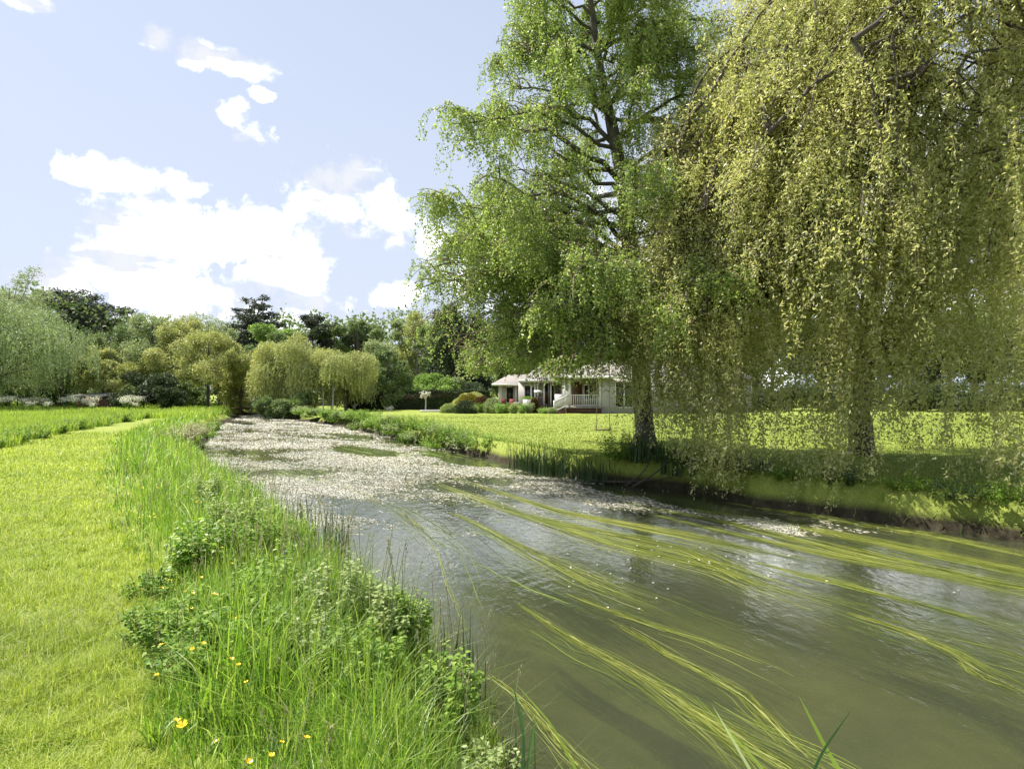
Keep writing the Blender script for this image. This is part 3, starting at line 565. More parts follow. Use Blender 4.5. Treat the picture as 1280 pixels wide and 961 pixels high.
for u, v, d, L_, n in [(772,470,15.0,1.5,26),(785,500,14.6,1.6,26),(800,480,14.8,1.6,26),(818,515,14.4,1.6,28),(835,500,14.2,1.6,28),(850,530,14.0,1.6,28),(868,510,13.8,1.6,28),(885,545,13.6,1.5,24),(905,520,13.4,1.5,26),(925,535,13.2,1.5,24),(945,515,13,1.5,24),(1075,520,12,1.6,30),(1090,420,12,1.6,30),(1120,440,12,1.6,30),(1150,400,11.8,1.6,30),(1110,330,12,1.6,30),(1160,320,11.6,1.6,30),(1190,380,11.4,1.6,30),(1230,360,11.2,1.6,30),(1140,480,12,1.4,24),(1200,460,11.6,1.5,26),(1060,400,12.4,1.6,30),(1020,440,12.6,1.6,26),(1060,560,12,1.4,24)]:
    e = at(u, v, d); s0 = e + np.stack([RS.normal(0, .22, n), RS.normal(0, .3, n), 0*U(0,1,n)], 1); hl = L_*1.6*U(.5, 1.2, n); s0[:, 2] += hl + U(-.2, .3, n)
    hang(gl, gt, s0, hl, unit(RS.normal(0, 1, (n, 3))*[1, 1, 0]), .026, .08, .032, K=9, tw=.0025, wild=.95, swing=.3, skip=.25, arch=.2, fluff=.04)
gt.build('twigs', M['willow_twig'], wil, False, O); gl.build('crown', M['willow_leaf'], wil, False, O)

# ---- background trees
def crown_lobes(kind, H, W, nl):
    P = []; R = []
    for i in range(nl):
        while True:
            p = RS.uniform(-1, 1, 3)
            if p @ p < 1: break
        if kind == 'cedar': z = (i + .5)/nl; r = (1 - z**1.6*.75)*W*.5; a = i*2.4; P.append((r*.62*math.cos(a), r*.62*math.sin(a), H*(.3 + .66*z))); R.append((r*.55, r*.55, H*.035)); continue
        if kind == 'pine': a = U(0, 6.28); q = U(.1, 1); z = U(.55, .97); P.append((W*.40*q*math.cos(a), W*.40*q*math.sin(a), H*z)); R.append((W*.19, W*.19, H*.055)); continue
        if kind == 'column': z = (i + .5)/nl; r = W*.28*math.sin(PI*(.15 + .8*z)); a = U(0, 6.28); P.append((r*math.cos(a), r*math.sin(a), H*(.1 + .82*z))); R.append((W*.22, W*.22, H*.12)); continue
        z0 = {'round': .53, 'bush': .45, 'low': .42, 'willow': .55, 'sparse': .56}[kind]; zs = {'round': .42, 'bush': .42, 'low': .42, 'willow': .36, 'sparse': .40}[kind]
        s = W*.5*U(.20, .44); s *= U(.6, 1.05); P.append((p[0]*W*.40, p[1]*W*.40, H*(z0 + zs*p[2]*U(.7, 1.12)))); R.append((s, s, min(s*U(.7, 1.1), H*.24)))
    return np.array(P), np.array(R)
def tree(name, label, cat, u, v, d, wpx, mat, kind='round', n=9000, nl=16, leaf=None, base=None, group=None, bark='bark', den=.0, trunkr=None, h0=None):
    X = (u - CX)/F*d; H = (HY - v)/F*d + EYE; W = wpx/F*d*1.2; n = int(n*2.5)
    z0 = float(gz(X, d)); root = thing(name, label, cat, (X, d, z0), 0, group)
    P, R = crown_lobes(kind, H, W, nl); leaf = (leaf or d*.0036)*.78
    g = Geo(); tr = trunkr or max(.04, H*.016)
    lean = RS.normal(0, .03, 2)*H
    top = np.array([lean[0], lean[1], H*.8]); ctr = [(0,0,-.1),(lean[0]*.2, lean[1]*.2, H*.3),(lean[0]*.6, lean[1]*.6, H*.6), tuple(top)]
    tg, tq = trunkgeo(ctr, [tr*1.25, tr, tr*.65, tr*.2], 7); g = tg
    m = len(P); hz = np.clip(P[:, 2]*U(.45, .75, m), 0, H*.75); s0 = np.stack([np.interp(hz, tq[:, 2], tq[:, k]) for k in range(3)], 1)
    tubes(g, bez(s0, (s0 + P)/2 + [0, 0, .02*H], P, 6), tr*.38*np.linspace(1, .25, 6)[None]*np.ones((m, 1)), 4)
    # twigs inside every lobe
    k = 9; q = np.repeat(np.arange(m), k); dr = unit(RS.normal(size=(len(q), 3))); e = P[q] + dr*R[q]*.9
    tubes(g, bez(P[q], (P[q]+e)/2 + RS.normal(0, .02*W, (len(q), 3)), e, 4), tr*.10*np.linspace(1, .3, 4)[None]*np.ones((len(q), 1)), 3)
    g.build('trunk', M[bark], root, True)
    gl = Geo()
    wts = R[:, 0]*R[:, 1]; wts = wts/wts.sum(); li = RS.choice(m, n, p=wts)
    if kind in ('willow',):
        nh = n//14; li = RS.choice(m, nh, p=wts); dr = unit(RS.normal(size=(nh, 3))); dr[:, 2] = np.abs(dr[:, 2])
        S = P[li] + dr*R[li]*U(.7, 1.1, nh)[:, None]; L_ = U(.10, .34, nh)*H; L_ = np.minimum(L_, S[:, 2] - .02*H - U(0, .12, nh)*H); L_ = np.maximum(L_, .05*H)
        o = S*[1, 1, 0]; o = unit(o + RS.normal(0, .2*W, (nh, 3))*[1, 1, 0])
        hang(gl, None, S, L_, o, float(np.mean(L_))/14, leaf*1.35, leaf*.42, K=5, wild=.45, arch=.12, swing=.1)
    else:
        # sub-clumps on each lobe make light and dark masses
        nc = 11; cd = unit(RS.normal(size=(m, nc, 3))); cd[..., 2] = cd[..., 2]*.8 + .15
        ci = RS.integers(0, nc, n); cc = P[li] + cd[li, ci]*R[li]*U(.72, .95, n)[:, None]
        pt = cc + unit(RS.normal(size=(n, 3)))*R[li]*(.46*U(0, 1, n)**.5)[:, None]
        far = U(0, 1, n) < .14; pt[far] = P[li[far]] + unit(RS.normal(size=(far.sum(), 3)))*R[li[far]]*U(.3, 1.25, far.sum())[:, None]
        pt[:, 2] = np.maximum(pt[:, 2], .03*H + leaf*.3)
        s = U(.6, 1.3, n); D = RS.normal(size=(n, 3)); 
        if kind == 'cedar' or kind == 'pine': D[:, 2] *= .35
        leaves(gl, pt, leaf*s, leaf*s*.62, D)
    gl.build('crown', M[mat], root)
    return root

T = tree
# left edge to the river
T('willow_tree', 'broad grey green willow bush filling the left edge of the tree line', 'tree', -5, 362, 52, 185, 'willow_grey', 'willow', 30000, 26, leaf=.2)
T('bare_tree', 'thin half bare tree rising above the grey willow at the left edge', 'tree', 8, 322, 62, 110, 'pale_leaf', 'sparse', 3600, 16, bark='wood_grey', leaf=.2)
T('cedar_tree', 'flat topped dark cedar rising above the left tree line', 'tree', 108, 356, 88, 92, 'cedar_leaf', 'pine', 9000, 16, trunkr=.45)
T('evergreen_tree', 'dark rounded evergreen under the flat topped cedar', 'tree', 122, 378, 84, 92, 'cedar_leaf', 'round', 12000, 14)
T('green_tree', 'mid green tree between the grey willow and the yellow saplings', 'tree', 96, 402, 72, 90, 'mid_leaf', 'round', 14000, 18)
T('green_tree', 'shaded green tree low behind the shed roof', 'tree', 108, 440, 66, 70, 'mid_leaf', 'bush', 9000, 12)
T('small_tree', 'small rounded yellow green tree right of the shed', 'tree', 150, 418, 66, 62, 'yellow_leaf', 'round', 9000, 14)
T('pale_tree', 'airy pale green tree with forked trunk above the ivy bush', 'tree', 192, 382, 70, 84, 'pale_leaf', 'sparse', 9500, 20)
T('yellow_tree', 'loose yellow leaved tree right of the forked pale tree', 'tree', 232, 392, 68, 72, 'yellow_leaf', 'sparse', 8500, 18)
T('young_tree', 'slender young light green tree at the meadow end with dark stem', 'tree', 260, 406, 58, 82, 'yellow_leaf', 'sparse', 9500, 20, trunkr=.12)
T('bare_tree', 'twiggy thin crowned tree showing over the yellow trees', 'tree', 252, 382, 82, 90, 'pale_leaf', 'sparse', 3000, 16, bark='wood_grey', leaf=.22)
T('ivy_bush', 'dark glossy ivy bush with pale tips beside the shed', 'bush', 180, 461, 55, 66, 'dark_leaf', 'low', 9000, 14)
T('ivy_bush', 'low black green bush at the foot of the yellow tree', 'bush', 208, 478, 54, 46, 'dark_leaf', 'low', 6000, 10)
T('green_tree', 'leafy green tree over the left end of the river', 'tree', 300, 412, 72, 74, 'pale_leaf', 'round', 12000, 16)
T('green_shrub', 'green shrub crowding the bridge at the river end', 'bush', 292, 462, 66, 56, 'pale_leaf', 'low', 8000, 12)
T('conifer_tree', 'dark layered conifer tallest above the river end', 'tree', 320, 366, 92, 82, 'cedar_leaf', 'cedar', 13000, 22, trunkr=.4)
T('lime_tree', 'bright lime green tree in front of the dark conifer', 'tree', 341, 386, 84, 62, 'lime_leaf', 'round', 13000, 16)
T('green_tree', 'mid green tree between the river end and the golden willow', 'tree', 328, 428, 70, 54, 'mid_leaf', 'round', 10000, 14)
T('golden_willow', 'left golden willow bowing over the river bend', 'tree', 366, 408, 58, 86, 'willow_far', 'willow', 36000, 34, leaf=.19)
T('golden_willow', 'right golden willow with spreading trunk behind the slatted bench', 'tree', 432, 422, 57, 74, 'willow_far', 'willow', 30000, 30, leaf=.18)
T('green_shrub', 'dense green shrub at the foot of the left golden willow', 'bush', 356, 478, 55, 70, 'mid_leaf', 'low', 9000, 12)
T('conifer_tree', 'small dark pine top between conifer and oak', 'tree', 396, 393, 92, 46, 'cedar_leaf', 'pine', 6500, 14)
T('oak_tree', 'dark open crowned oak above the right golden willow', 'tree', 448, 383, 84, 66, 'mid_leaf', 'sparse', 9000, 18, trunkr=.4)
T('oak_tree', 'darker rounded oak just left of the open crowned oak', 'tree', 418, 400, 84, 52, 'dark_leaf', 'round', 8000, 14)
T('dark_tree', 'dark bushy tree between the golden willow and the hedge', 'tree', 487, 430, 60, 56, 'mid_leaf', 'round', 13000, 16)
T('silver_birch', 'pale wispy birch with thin crown over the hedge', 'tree', 503, 388, 78, 44, 'pale_leaf', 'sparse', 5000, 14, bark='pale_bark')
T('silver_birch', 'second wispy birch with golden crown beside the ivy clad tree', 'tree', 523, 392, 77, 44, 'willow_far', 'column', 6500, 12, bark='pale_bark')
T('ivy_tree', 'tall ivy clad dark tree left of the big birch crown', 'tree', 562, 380, 66, 58, 'dark_leaf', 'column', 12000, 18)
T('ivy_tree', 'dark ivy clad tree standing behind the left end of the bungalow', 'tree', 594, 392, 68, 60, 'dark_leaf', 'column', 12000, 18)
for u, v, w, mt, lab in [(22, 470, 70, 'mid_leaf', 'dark shrub under the grey willow at the left edge'), (66, 474, 60, 'mid_leaf', 'low shrub between the grey willow and the shed'), (150, 470, 60, 'pale_leaf', 'pale low shrub right behind the shed'), (236, 474, 60, 'mid_leaf', 'green shrub behind the slender young tree')]:
    T('green_shrub', lab, 'bush', u, v, 62, w, mt, 'low', 7000, 12)
for u, v, w, mt, lab in [(505, 464, 60, 'mid_leaf', 'green shrub showing over the left of the dark hedge'), (548, 466, 66, 'lime_leaf', 'bright green shrub above the dark hedge middle'), (575, 464, 50, 'pale_leaf', 'pale bright shrub above the clipped domes'), (525, 470, 50, 'lime_leaf', 'small lime green shrub above the dark hedge')]:
    T('green_shrub', lab, 'bush', u, v, 64, w, mt, 'bush', 8000, 12)
for u, v, d, w, mt, kd, lab in [(40,392,74,80,'mid_leaf','round','green tree behind the grey willow near the left edge'),(75,420,60,60,'pale_leaf','sparse','pale tree leaning over the meadow left of the shed'),(165,400,78,70,'mid_leaf','round','mid green tree behind the forked pale tree'),(215,404,76,60,'pale_leaf','round','pale green tree between the forked tree and the yellow tree'),
        (275,398,76,64,'pale_leaf','sparse','airy pale tree behind the slender young tree'),(300,430,62,60,'yellow_leaf','sparse','yellow green sapling leaning over the river end'),(360,402,80,60,'mid_leaf','round','green tree between the lime tree and the small pine'),(470,420,72,60,'pale_leaf','round','pale green tree right of the open crowned oak'),(130,440,58,54,'yellow_leaf','sparse','yellow green sapling behind the shed'),(540,402,74,56,'mid_leaf','round','green tree between the wispy birches and the ivy clad tree')]:
    T('woodland_tree', lab, 'tree', u, v, d, w, mt, kd, 8500, 18)
# tree belt behind the bungalow and the willow
belt = [(632,400,72,84,'mid_leaf','round','green tree rising behind the bungalow left wing'),(672,372,80,90,'copper_leaf','round','reddish copper tree behind the bungalow roof'),(700,408,70,80,'mid_leaf','round','dense green tree over the middle of the bungalow roof'),
        (745,388,78,100,'dark_leaf','round','dark tree behind the porch roof'),(800,400,72,90,'mid_leaf','round','green tree directly behind the birch trunk'),(850,380,80,110,'dark_leaf','round','dark tree behind the right half of the bungalow'),
        (905,392,72,96,'mid_leaf','round','green tree right of the bungalow seen through the willow'),(965,370,74,110,'dark_leaf','round','dark tree behind the willow curtain left part'),(1030,380,66,110,'dark_leaf','round','black green tree behind the willow trunk'),
        (1100,360,70,120,'mid_leaf','round','shaded green tree right behind the willow trunk'),(1170,370,64,110,'dark_leaf','round','dark tree behind the right willow curtains'),(1240,350,70,130,'mid_leaf','round','green tree behind the willow near the right edge'),
        (1310,360,66,120,'dark_leaf','round','dark tree at the far right end of the belt'),(1400,340,66,150,'mid_leaf','round','green tree beyond the right edge of the lawn')]
for u, v, d, w, mt, kd, lab in belt: T('belt_tree', lab, 'tree', u, v, d, w, mt, kd, 13000, 18, leaf=.27)
for u, v, w, d, lab in [(930,478,80,58,'low dark shrub at the lawn edge right of the bungalow'),(990,476,90,57,'low dark shrub at the lawn edge seen left of the willow trunk'),(1060,474,90,56,'low dark shrub at the lawn edge behind the willow trunk'),(1130,474,90,56,'low dark shrub at the lawn edge right of the willow trunk'),(1200,472,90,55,'low dark shrub at the lawn edge behind the long curtains'),(1275,470,100,55,'low dark shrub at the lawn edge on the right frame side')]:
    T('dark_shrub', lab, 'bush', u, v, d, w, 'dark_leaf', 'low', 7000, 12)
# offside trees (seen from a step to the side, reflected in the water)
T('willow_tree', 'grey willow standing beyond the left frame edge', 'tree', -150, 360, 54, 190, 'willow_grey', 'willow', 14000, 20, leaf=.28)

gl = Geo(); n = 70000; th = U(-1.25, 1.25, n); rr = U(98, 112, n); hx_ = 9.5 + 5.5*noise2(th*40, th*0, 3.0, 90) + 2*noise2(th*40, th*0, .8, 91)
k = U(0, 1, n)**.8; P = np.stack([rr*np.sin(th), rr*np.cos(th), hx_*k], 1) + RS.normal(0, .3, (n, 3)); leaves(gl, P, U(.4, .8, n), U(.3, .5, n))
tag(gl.build('far_woodland', M['mid_leaf']), 'distant dark woodland closing the view behind all the trees', 'woodland', kind='stuff')
# ------------------------------------------------------------------ hedge, clipped shrubs, border
def shell(gl, c, r, n, leaf, flat=False):
    d = unit(RS.normal(size=(n, 3))); d[:, 2] = np.abs(d[:, 2]) - .1
    P = np.array(c) + d*np.array(r)*(1 - .12*U(0, 1, n)**2)[:, None]*(1 + .04*np.sin(d[:, :1]*9 + d[:, 2:]*7)); leaves(gl, P, leaf, leaf*.6, d*.4 + RS.normal(0, .6, (n, 3)))
def boxleaf(gl, a, b, h, th, n, leaf):
    t = U(0, 1, n); A = np.array(a, float); B = np.array(b, float); nn = np.array([-(B-A)[1], (B-A)[0]]); nn /= np.linalg.norm(nn)
    s = U(0, 1, n); f = RS.integers(0, 3, n); off = np.where(f == 0, -.5, np.where(f == 1, .5, U(-.5, .5, n)))*th + RS.normal(0, .04, n)
    z = np.where(f == 2, h, U(.02, h, n)) * (1 + .06*np.sin(t*23)) + RS.normal(0, .04, n)
    P = np.stack([A[0] + (B-A)[0]*t + nn[0]*off, A[1] + (B-A)[1]*t + nn[1]*off, np.maximum(z, .02)], 1); leaves(gl, P, leaf, leaf*.6)
hg = thing('clipped_hedge', 'long dark clipped hedge closing the far end of the lawn', 'hedge', ((-140/F)*62, 62, 0))
a = ((430-CX)/F*60, 60.5); b = ((612-CX)/F*63, 61.5)
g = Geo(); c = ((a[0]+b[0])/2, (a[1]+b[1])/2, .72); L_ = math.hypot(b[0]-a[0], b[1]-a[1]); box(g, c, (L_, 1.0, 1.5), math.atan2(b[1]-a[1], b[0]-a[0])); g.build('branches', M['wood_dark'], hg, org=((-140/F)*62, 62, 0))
g = Geo(); boxleaf(g, a, b, 1.7, 1.3, 42000, .15); g.build('foliage', M['dark_leaf'], hg, org=((-140/F)*62, 62, 0))
def dome(u, v, w, d, hpx, mat, label, n=5000, name='clipped_shrub', kindn='bush'):
    X = (u-CX)/F*d; W = w/F*d/2; H = hpx/F*d; z = float(gz(X, d)); root = thing(name, label, kindn, (X, d, z))
    g = Geo(); tubes(g, np.array([[(0,0,-.05),(0,0,H*.3),(0,0,H*.6)]]), np.array([[.06,.05,.03]]), 6); k = 8; ang = np.arange(k)*.785
    tubes(g, np.stack([np.zeros((k,3)) + [0,0,.1], np.stack([W*.7*np.cos(ang), W*.7*np.sin(ang), np.full(k, H*.6)], 1)], 1), np.full((k, 2), .02), 4); g.build('stems', M['bark'], root)
    g = Geo(); shell(g, (0, 0, H*.12), (W, W, H*.88), n, .11); shell(g, (0, 0, H*.1), (W*.86, W*.86, H*.75), n//2, .13); g.build('foliage', M[mat], root); return root
dome(590, 484, 52, 54, 26, 'yellow_leaf', 'tall golden mound rising behind the clipped domes', 6000)
dome(586, 488, 36, 52, 25, 'gold_bush', 'orange gold clipped dome at the left end of the border')
dome(603, 491, 26, 51, 22, 'copper_leaf', 'dark red clipped dome between gold and pale domes')
dome(616, 495, 28, 50, 20, 'pale_leaf', 'pale pinkish clipped dome nearest the bungalow')
dome(582, 499, 28, 49, 17, 'dark_leaf', 'low dark green clipped mound in front of the gold dome')
dome(562, 503, 24, 50, 12, 'silver', 'small grey green mound left of the clipped shrubs')
def clump(u, v, d, w, h, mat, label, n=1600, leaf=.1, name='border_plant', cat='plant', grp='plants in the lawn border'):
    X = (u-CX)/F*d; W = w/F*d/2; z = float(gz(X, d)); root = thing(name, label, cat, (X, d, z), 0, grp)
    g = Geo(); k = 22; an = U(0, 6.28, k); r_ = U(.1, .9, k)*W; e = np.stack([r_*np.cos(an), r_*np.sin(an), U(.5, 1, k)*h], 1); s = e*[.3, .3, 0] - [0, 0, .03]
    tubes(g, bez(s, (s+e)/2 + [0, 0, .1*h], e, 4), np.linspace(.012, .005, 4)[None]*np.ones((k, 1)), 4); g.build('stems', M['nettle'], root)
    g = Geo(); q = RS.integers(0, k, n); t = U(.15, 1.05, n)[:, None]; P = s[q]*(1-t) + e[q]*t + RS.normal(0, 1, (n, 3))*[W*.17, W*.17, h*.08]; P[:, 2] = np.maximum(P[:, 2], .02)
    leaves(g, P, leaf*U(.6, 1.2, n), leaf*.55); g.build('leaves', M[mat], root); return root
bp = [(575,511,'silver','silver'),(589,513,'silver','lavender grey'),(602,512,'nettle','green'),(614,514,'silver','grey blue'),(624,511,'lime_leaf','lime'),(633,514,'nettle','mid green'),(643,513,'silver','grey leaved'),(652,514,'lime_leaf','yellow green'),(661,513,'pale_leaf','pale green'),(680,514,'lime_leaf','low lime'),(690,516,'pale_leaf','low pale')]
where = ['at the left end of the border','second in the border, before the red dome','third along the border before the pale dome','beneath the pale dome','where the terrace begins','before the red chairs','before the white terrace table','left of the dark upright shrub','touching the dark upright shrub','right of the dark upright shrub','beside the porch steps']
for (u, v, mt, ad), w in zip(bp, where): clump(u, v, 49.5 + U(-1, .5), 17, .75 if u < 665 else .45, mt, ad + ' border plant ' + w)
dome(668, 499, 13, 50, 20, 'copper_leaf', 'dark upright conical shrub by the veranda steps', 2500, 'upright_shrub')

# ------------------------------------------------------------------ bungalow
hx, hy = 7.0, 54.0; HO = np.array([hx, hy, 0])
hs = thing('bungalow', 'low white bungalow with hipped tiled roofs, veranda posts and railed porch beyond the lawn', 'house', HO)
def part(g, name, mat, parent=hs, label=None):
    o = g.build(name, M[mat], parent, org=(HO if parent is hs else HO))
    if label: o['label'] = label
    return o
def hip(g, x0, x1, y0, y1, z, h, ov=.45, th=.14):
    x0 -= ov; x1 += ov; y0 -= ov; y1 += ov; ry = (y0+y1)/2; k = (y1-y0)/2
    if x1 - x0 >= y1 - y0: r0, r1 = (x0+k*.8, ry), (x1-k*.8, ry)
    else: k = (x1-x0)/2; r0, r1 = ((x0+x1)/2, y0+k*.8), ((x0+x1)/2, y1-k*.8)
    V = [(x0,y0,z),(x1,y0,z),(x1,y1,z),(x0,y1,z),(x0,y0,z+th),(x1,y0,z+th),(x1,y1,z+th),(x0,y1,z+th),(*r0,z+th+h),(*r1,z+th+h)]
    if x1 - x0 >= y1 - y0: g.add(V, [(0,3,2,1),(0,1,5,4),(1,2,6,5),(2,3,7,6),(3,0,4,7),(4,5,9,8),(6,7,8,9)], [(5,6,9),(7,4,8)])
    else: g.add(V, [(0,3,2,1),(0,1,5,4),(1,2,6,5),(2,3,7,6),(3,0,4,7),(5,6,9,8),(7,4,8,9)], [(4,5,8),(6,7,9)])
g = Geo(); box(g, (11.6, 54, 1.25), (9.2, 8, 2.9)); box(g, (5.6, 55.5, 1.25), (2.8, 5.2, 2.9)); part(g, 'wall', 'render_wall', label='white rendered wall of the main block')
g = Geo(); box(g, (2.4, 58.5, 1.25), (3.6, 5, 2.5)); part(g, 'wall', 'render_wall', label='wall of the middle block behind the veranda')
g = Geo(); box(g, (-.2, 63.5, 1.2), (2.2, 5, 2.4)); part(g, 'wall', 'render_wall', label='wall of the small left wing')
g = Geo(); hip(g, 4.2, 16.2, 49.9, 58, 2.75, 1.5); ro = part(g, 'roof', 'tiles', label='large hipped roof over porch and main block')
g = Geo(); box(g, (12.8, 54.6, 4.6), (.7, .7, 1.1)); g.build('chimney', M['stone'], ro, org=HO)
g = Geo(); hip(g, .9, 6.4, 54, 58.4, 2.55, 1.35, .3); part(g, 'roof', 'tiles', label='steep hipped roof over the veranda')
g = Geo(); hip(g, -1.6, 3.2, 60, 63.4, 2.3, .9, .3); part(g, 'roof', 'tiles', label='low hipped roof of the left wing')
for x0, x1, y0, z in [(3.75, 16.65, 49.4, 2.80), (.55, 4.4, 53.65, 2.6), (-1.9, 1.3, 59.65, 2.35)]:
    g = Geo(); box(g, ((x0+x1)/2, y0, z), (x1-x0, .06, .2)); part(g, 'fascia', 'white_paint')
# decks
g = Geo(); box(g, (5.65, 51.4, .44), (2.9, 3.0, .12)); part(g, 'porch_deck', 'wood_grey')
g = Geo()
box(g, (5.65, 50.05, .19), (2.8, .05, .38))
part(g, 'deck_skirt', 'wood_dark')
g = Geo(); box(g, (2.5, 55.0, .42), (3.9, 2.4, .12)); part(g, 'veranda_deck', 'wood_dark')
for x in (664, 668.5, 672, 680, 688.5):
    g = Geo(); X = (x-CX)/F*54.2; box(g, (X, 54.2, 1.5), (.13, .13, 2.1)); part(g, 'post', 'white_paint')
for x in (706, 712, 750):
    g = Geo(); X = (x-CX)/F*50.1; box(g, (X, 50.1, 1.62), (.14, .14, 2.3)); part(g, 'post', 'white_paint')
g = Geo(); X0, X1 = 72/F*50.1 + .07, 110/F*50.1 - .07
box(g, ((X0+X1)/2, 50.1, 1.42), (X1-X0, .09, .07)); box(g, ((X0+X1)/2, 50.1, .60), (X1-X0, .06, .06))
for k in range(15): box(g, (X0 + .08 + k*(X1-X0-.16)/14, 50.1, 1.0), (.05, .04, .78))
part(g, 'porch_railing', 'white_paint')
g = Geo(); box(g, (3.75, 50.6, 1.0), (.75, .05, .95)); part(g, 'side_panel', 'white_paint')
sx = 4.15
g = Geo()
for k in range(4): box(g, (sx - .5 + .0, 49.9 - k*.28, .42 - k*.11), (.95, .28, .05)); box(g, (sx - .5, 49.78 - k*.28, .36 - k*.11), (.9, .03, .1))
part(g, 'steps', 'wood_dark')
for X, dx in ((4.28, -.75),):
    g = Geo(); a = np.array([4.42, 50.0, 1.42]); b = np.array([3.2, 48.7, .92]); beam(g, a, b, .08); beam(g, a - [0,0,.78], b - [0,0,.74], .06)
    for k in range(11): p = a + (b-a)*k/10; beam(g, p, p - [0,0,.76], .045)
    beam(g, b + [0,0,.1], b - [0,0,.95], .1); part(g, 'stair_railing', 'white_paint')
def window(x, z, w, h, y, n=2, door=False, name='window'):
    g = Geo(); fw = .08
    box(g, (x-w/2, y-.03, z), (fw, .1, h)); box(g, (x+w/2, y-.03, z), (fw, .1, h)); box(g, (x, y-.03, z+h/2), (w+fw, .1, fw)); box(g, (x, y-.03, z-h/2), (w+fw, .1, fw))
    for k in range(1, n): box(g, (x - w/2 + w*k/n, y-.032, z), (fw*1.3, .1, h-.05))
    f = part(g, name, 'white_paint'); g = Geo(); box(g, (x, y-.012, z), (w-.06, .02, h-.06)); g.build('pane', M['glass'], f, org=HO)
window(8.75, 1.45, 1.35, 2.0, 50, 2, name='french_window'); window(12.2, 1.65, 1.4, 1.2, 50, 3); window(14.7, 1.65, 1.4, 1.2, 50, 3); window(6.35, 1.65, .8, 1.2, 52.9, 2)
window(1.7, 1.5, 1.2, 1.5, 56, 2); window(3.2, 1.5, 1.0, 1.9, 56, 2); window(-.2, 1.4, .7, 1.5, 61, 1)
g = Geo(); box(g, (5.35, 52.87, 1.5), (.85, .07, 1.95)); dr = part(g, 'front_door', 'wood_dark'); g = Geo(); box(g, (5.65, 52.81, 1.45), (.04, .06, .14)); g.build('handle', M['metal_dark'], dr, org=HO)
for x in (-1.1, .4): g = Geo(); box(g, (x, 60.2, 1.15), (.3, .3, 2.3)); part(g, 'post', 'render_wall')
# second white building glimpsed through the willow
ou = thing('outbuilding', 'white gable end of a garage glimpsed through the willow right of the bungalow', 'building', (18.2, 54, 0)); OO = (18.2, 54, 0)
g = Geo(); box(g, (18.2, 54, 1.25), (2.6, 4, 2.6)); g.build('wall', M['render_wall'], ou, org=OO)
g = Geo(); hip(g, 16.9, 19.5, 52, 56, 2.55, 1.1, .25); g.build('roof', M['tiles'], ou, org=OO)
g = Geo(); box(g, (17.5, 51.98, 1.05), (.8, .06, 2.0)); g.build('door', M['metal_dark'], ou, org=OO)
# terrace furniture
def chair(u, d, label, rz=0, z=.0, mt='red_cushion'):
    X = (u-CX)/F*d; r = thing('patio_chair', label, 'chair', (X, d, z), rz, 'chairs on the terrace')
    for a, b in ((-.2,-.2),(.2,-.2),(-.2,.2),(.2,.2)): g = Geo(); box(g, (a, b, .21), (.04, .04, .42)); g.build('leg', M['metal_dark'], r)
    g = Geo(); box(g, (0, 0, .46), (.5, .5, .08)); g.build('seat', M[mt], r); g = Geo(); beam(g, (0, .22, .5), (0, .32, 1.05), .48, .08); g.build('backrest', M[mt], r)
    return r
chair(631, 56, 'red cushioned patio chair at the left end of the terrace', .4); chair(638, 55.5, 'red cushioned patio chair beside the white terrace table', -.5); chair(683, 55.2, 'red chair on the wooden veranda between the posts', .3, .48)
def table(u, d, label, z=0, w=.9):
    X = (u-CX)/F*d; r = thing('garden_table', label, 'table', (X, d, z)); g = Geo(); box(g, (0, 0, .73), (w, .8, .04)); g.build('table_top', M['white_paint'], r)
    for a in (-1, 1):
        for b in (-.33, .33): g = Geo(); box(g, (a*w*.42, b, .36), (.05, .05, .72)); g.build('leg', M['white_paint'], r)
table(648, 55.5, 'white table on the open terrace beside the red chairs'); table(676, 55, 'small white table on the wooden veranda', .48, .6)
bt = thing('bird_table', 'wooden bird table with white roof in front of the veranda', 'bird table', ((672.5-CX)/F*52.5, 52.5, 0))
g = Geo(); box(g, (0, 0, .65), (.09, .09, 1.3)); g.build('post', M['wood_dark'], bt)
g = Geo(); box(g, (0, 0, 1.32), (.45, .4, .04)); box(g, (-.18,0,1.45), (.03,.03,.26)); box(g, (.18,0,1.45), (.03,.03,.26)); g.build('tray', M['wood_dark'], bt)
g = Geo(); g.add([(-.32,-.25,1.58),(.32,-.25,1.58),(.32,.25,1.58),(-.32,.25,1.58),(-.32,0,1.8),(.32,0,1.8)], [(0,1,5,4),(2,3,4,5),(0,3,2,1)], [(0,4,3),(1,2,5)]); g.build('roof', M['white_paint'], bt)
wp = thing('planter_box', 'white box planter on the terrace left of the veranda posts', 'planter', ((659-CX)/F*53, 53, 0)); g = Geo(); box(g, (0, 0, .55), (.7, .5, 1.0)); g.build('box', M['white_paint'], wp)
g = Geo(); P = RS.normal(0, 1, (400, 3))*[.22, .16, .07] + [0, 0, 1.12]; leaves(g, P, .1, .06); g.build('plant', M['nettle'], wp)

# ------------------------------------------------------------------ swing
sx, sy = (754-CX)/F*22, 22.0
sw = thing('rope_swing', 'plank swing hanging on two ropes from the birch limb', 'swing', (sx, sy, 0))
zs = .36
g = Geo(); box(g, (0, 0, zs), (.56, .2, .035)); g.build('seat', M['wood_dark'], sw)
for k in (-1, 1):
    g = Geo(); tubes(g, np.array([[(k*.22, 0, zs+.28), (k*.215, 0, 2.8), (k*.20, 0, 5.0)]]), np.full((1, 3), .013), 5)
    for j in (-.09, .09): tubes(g, np.array([[(k*.24, j, zs+.02), (k*.22, 0, zs+.29)]]), np.full((1, 2), .012), 5)
    g.build('rope', M['rope'], sw)

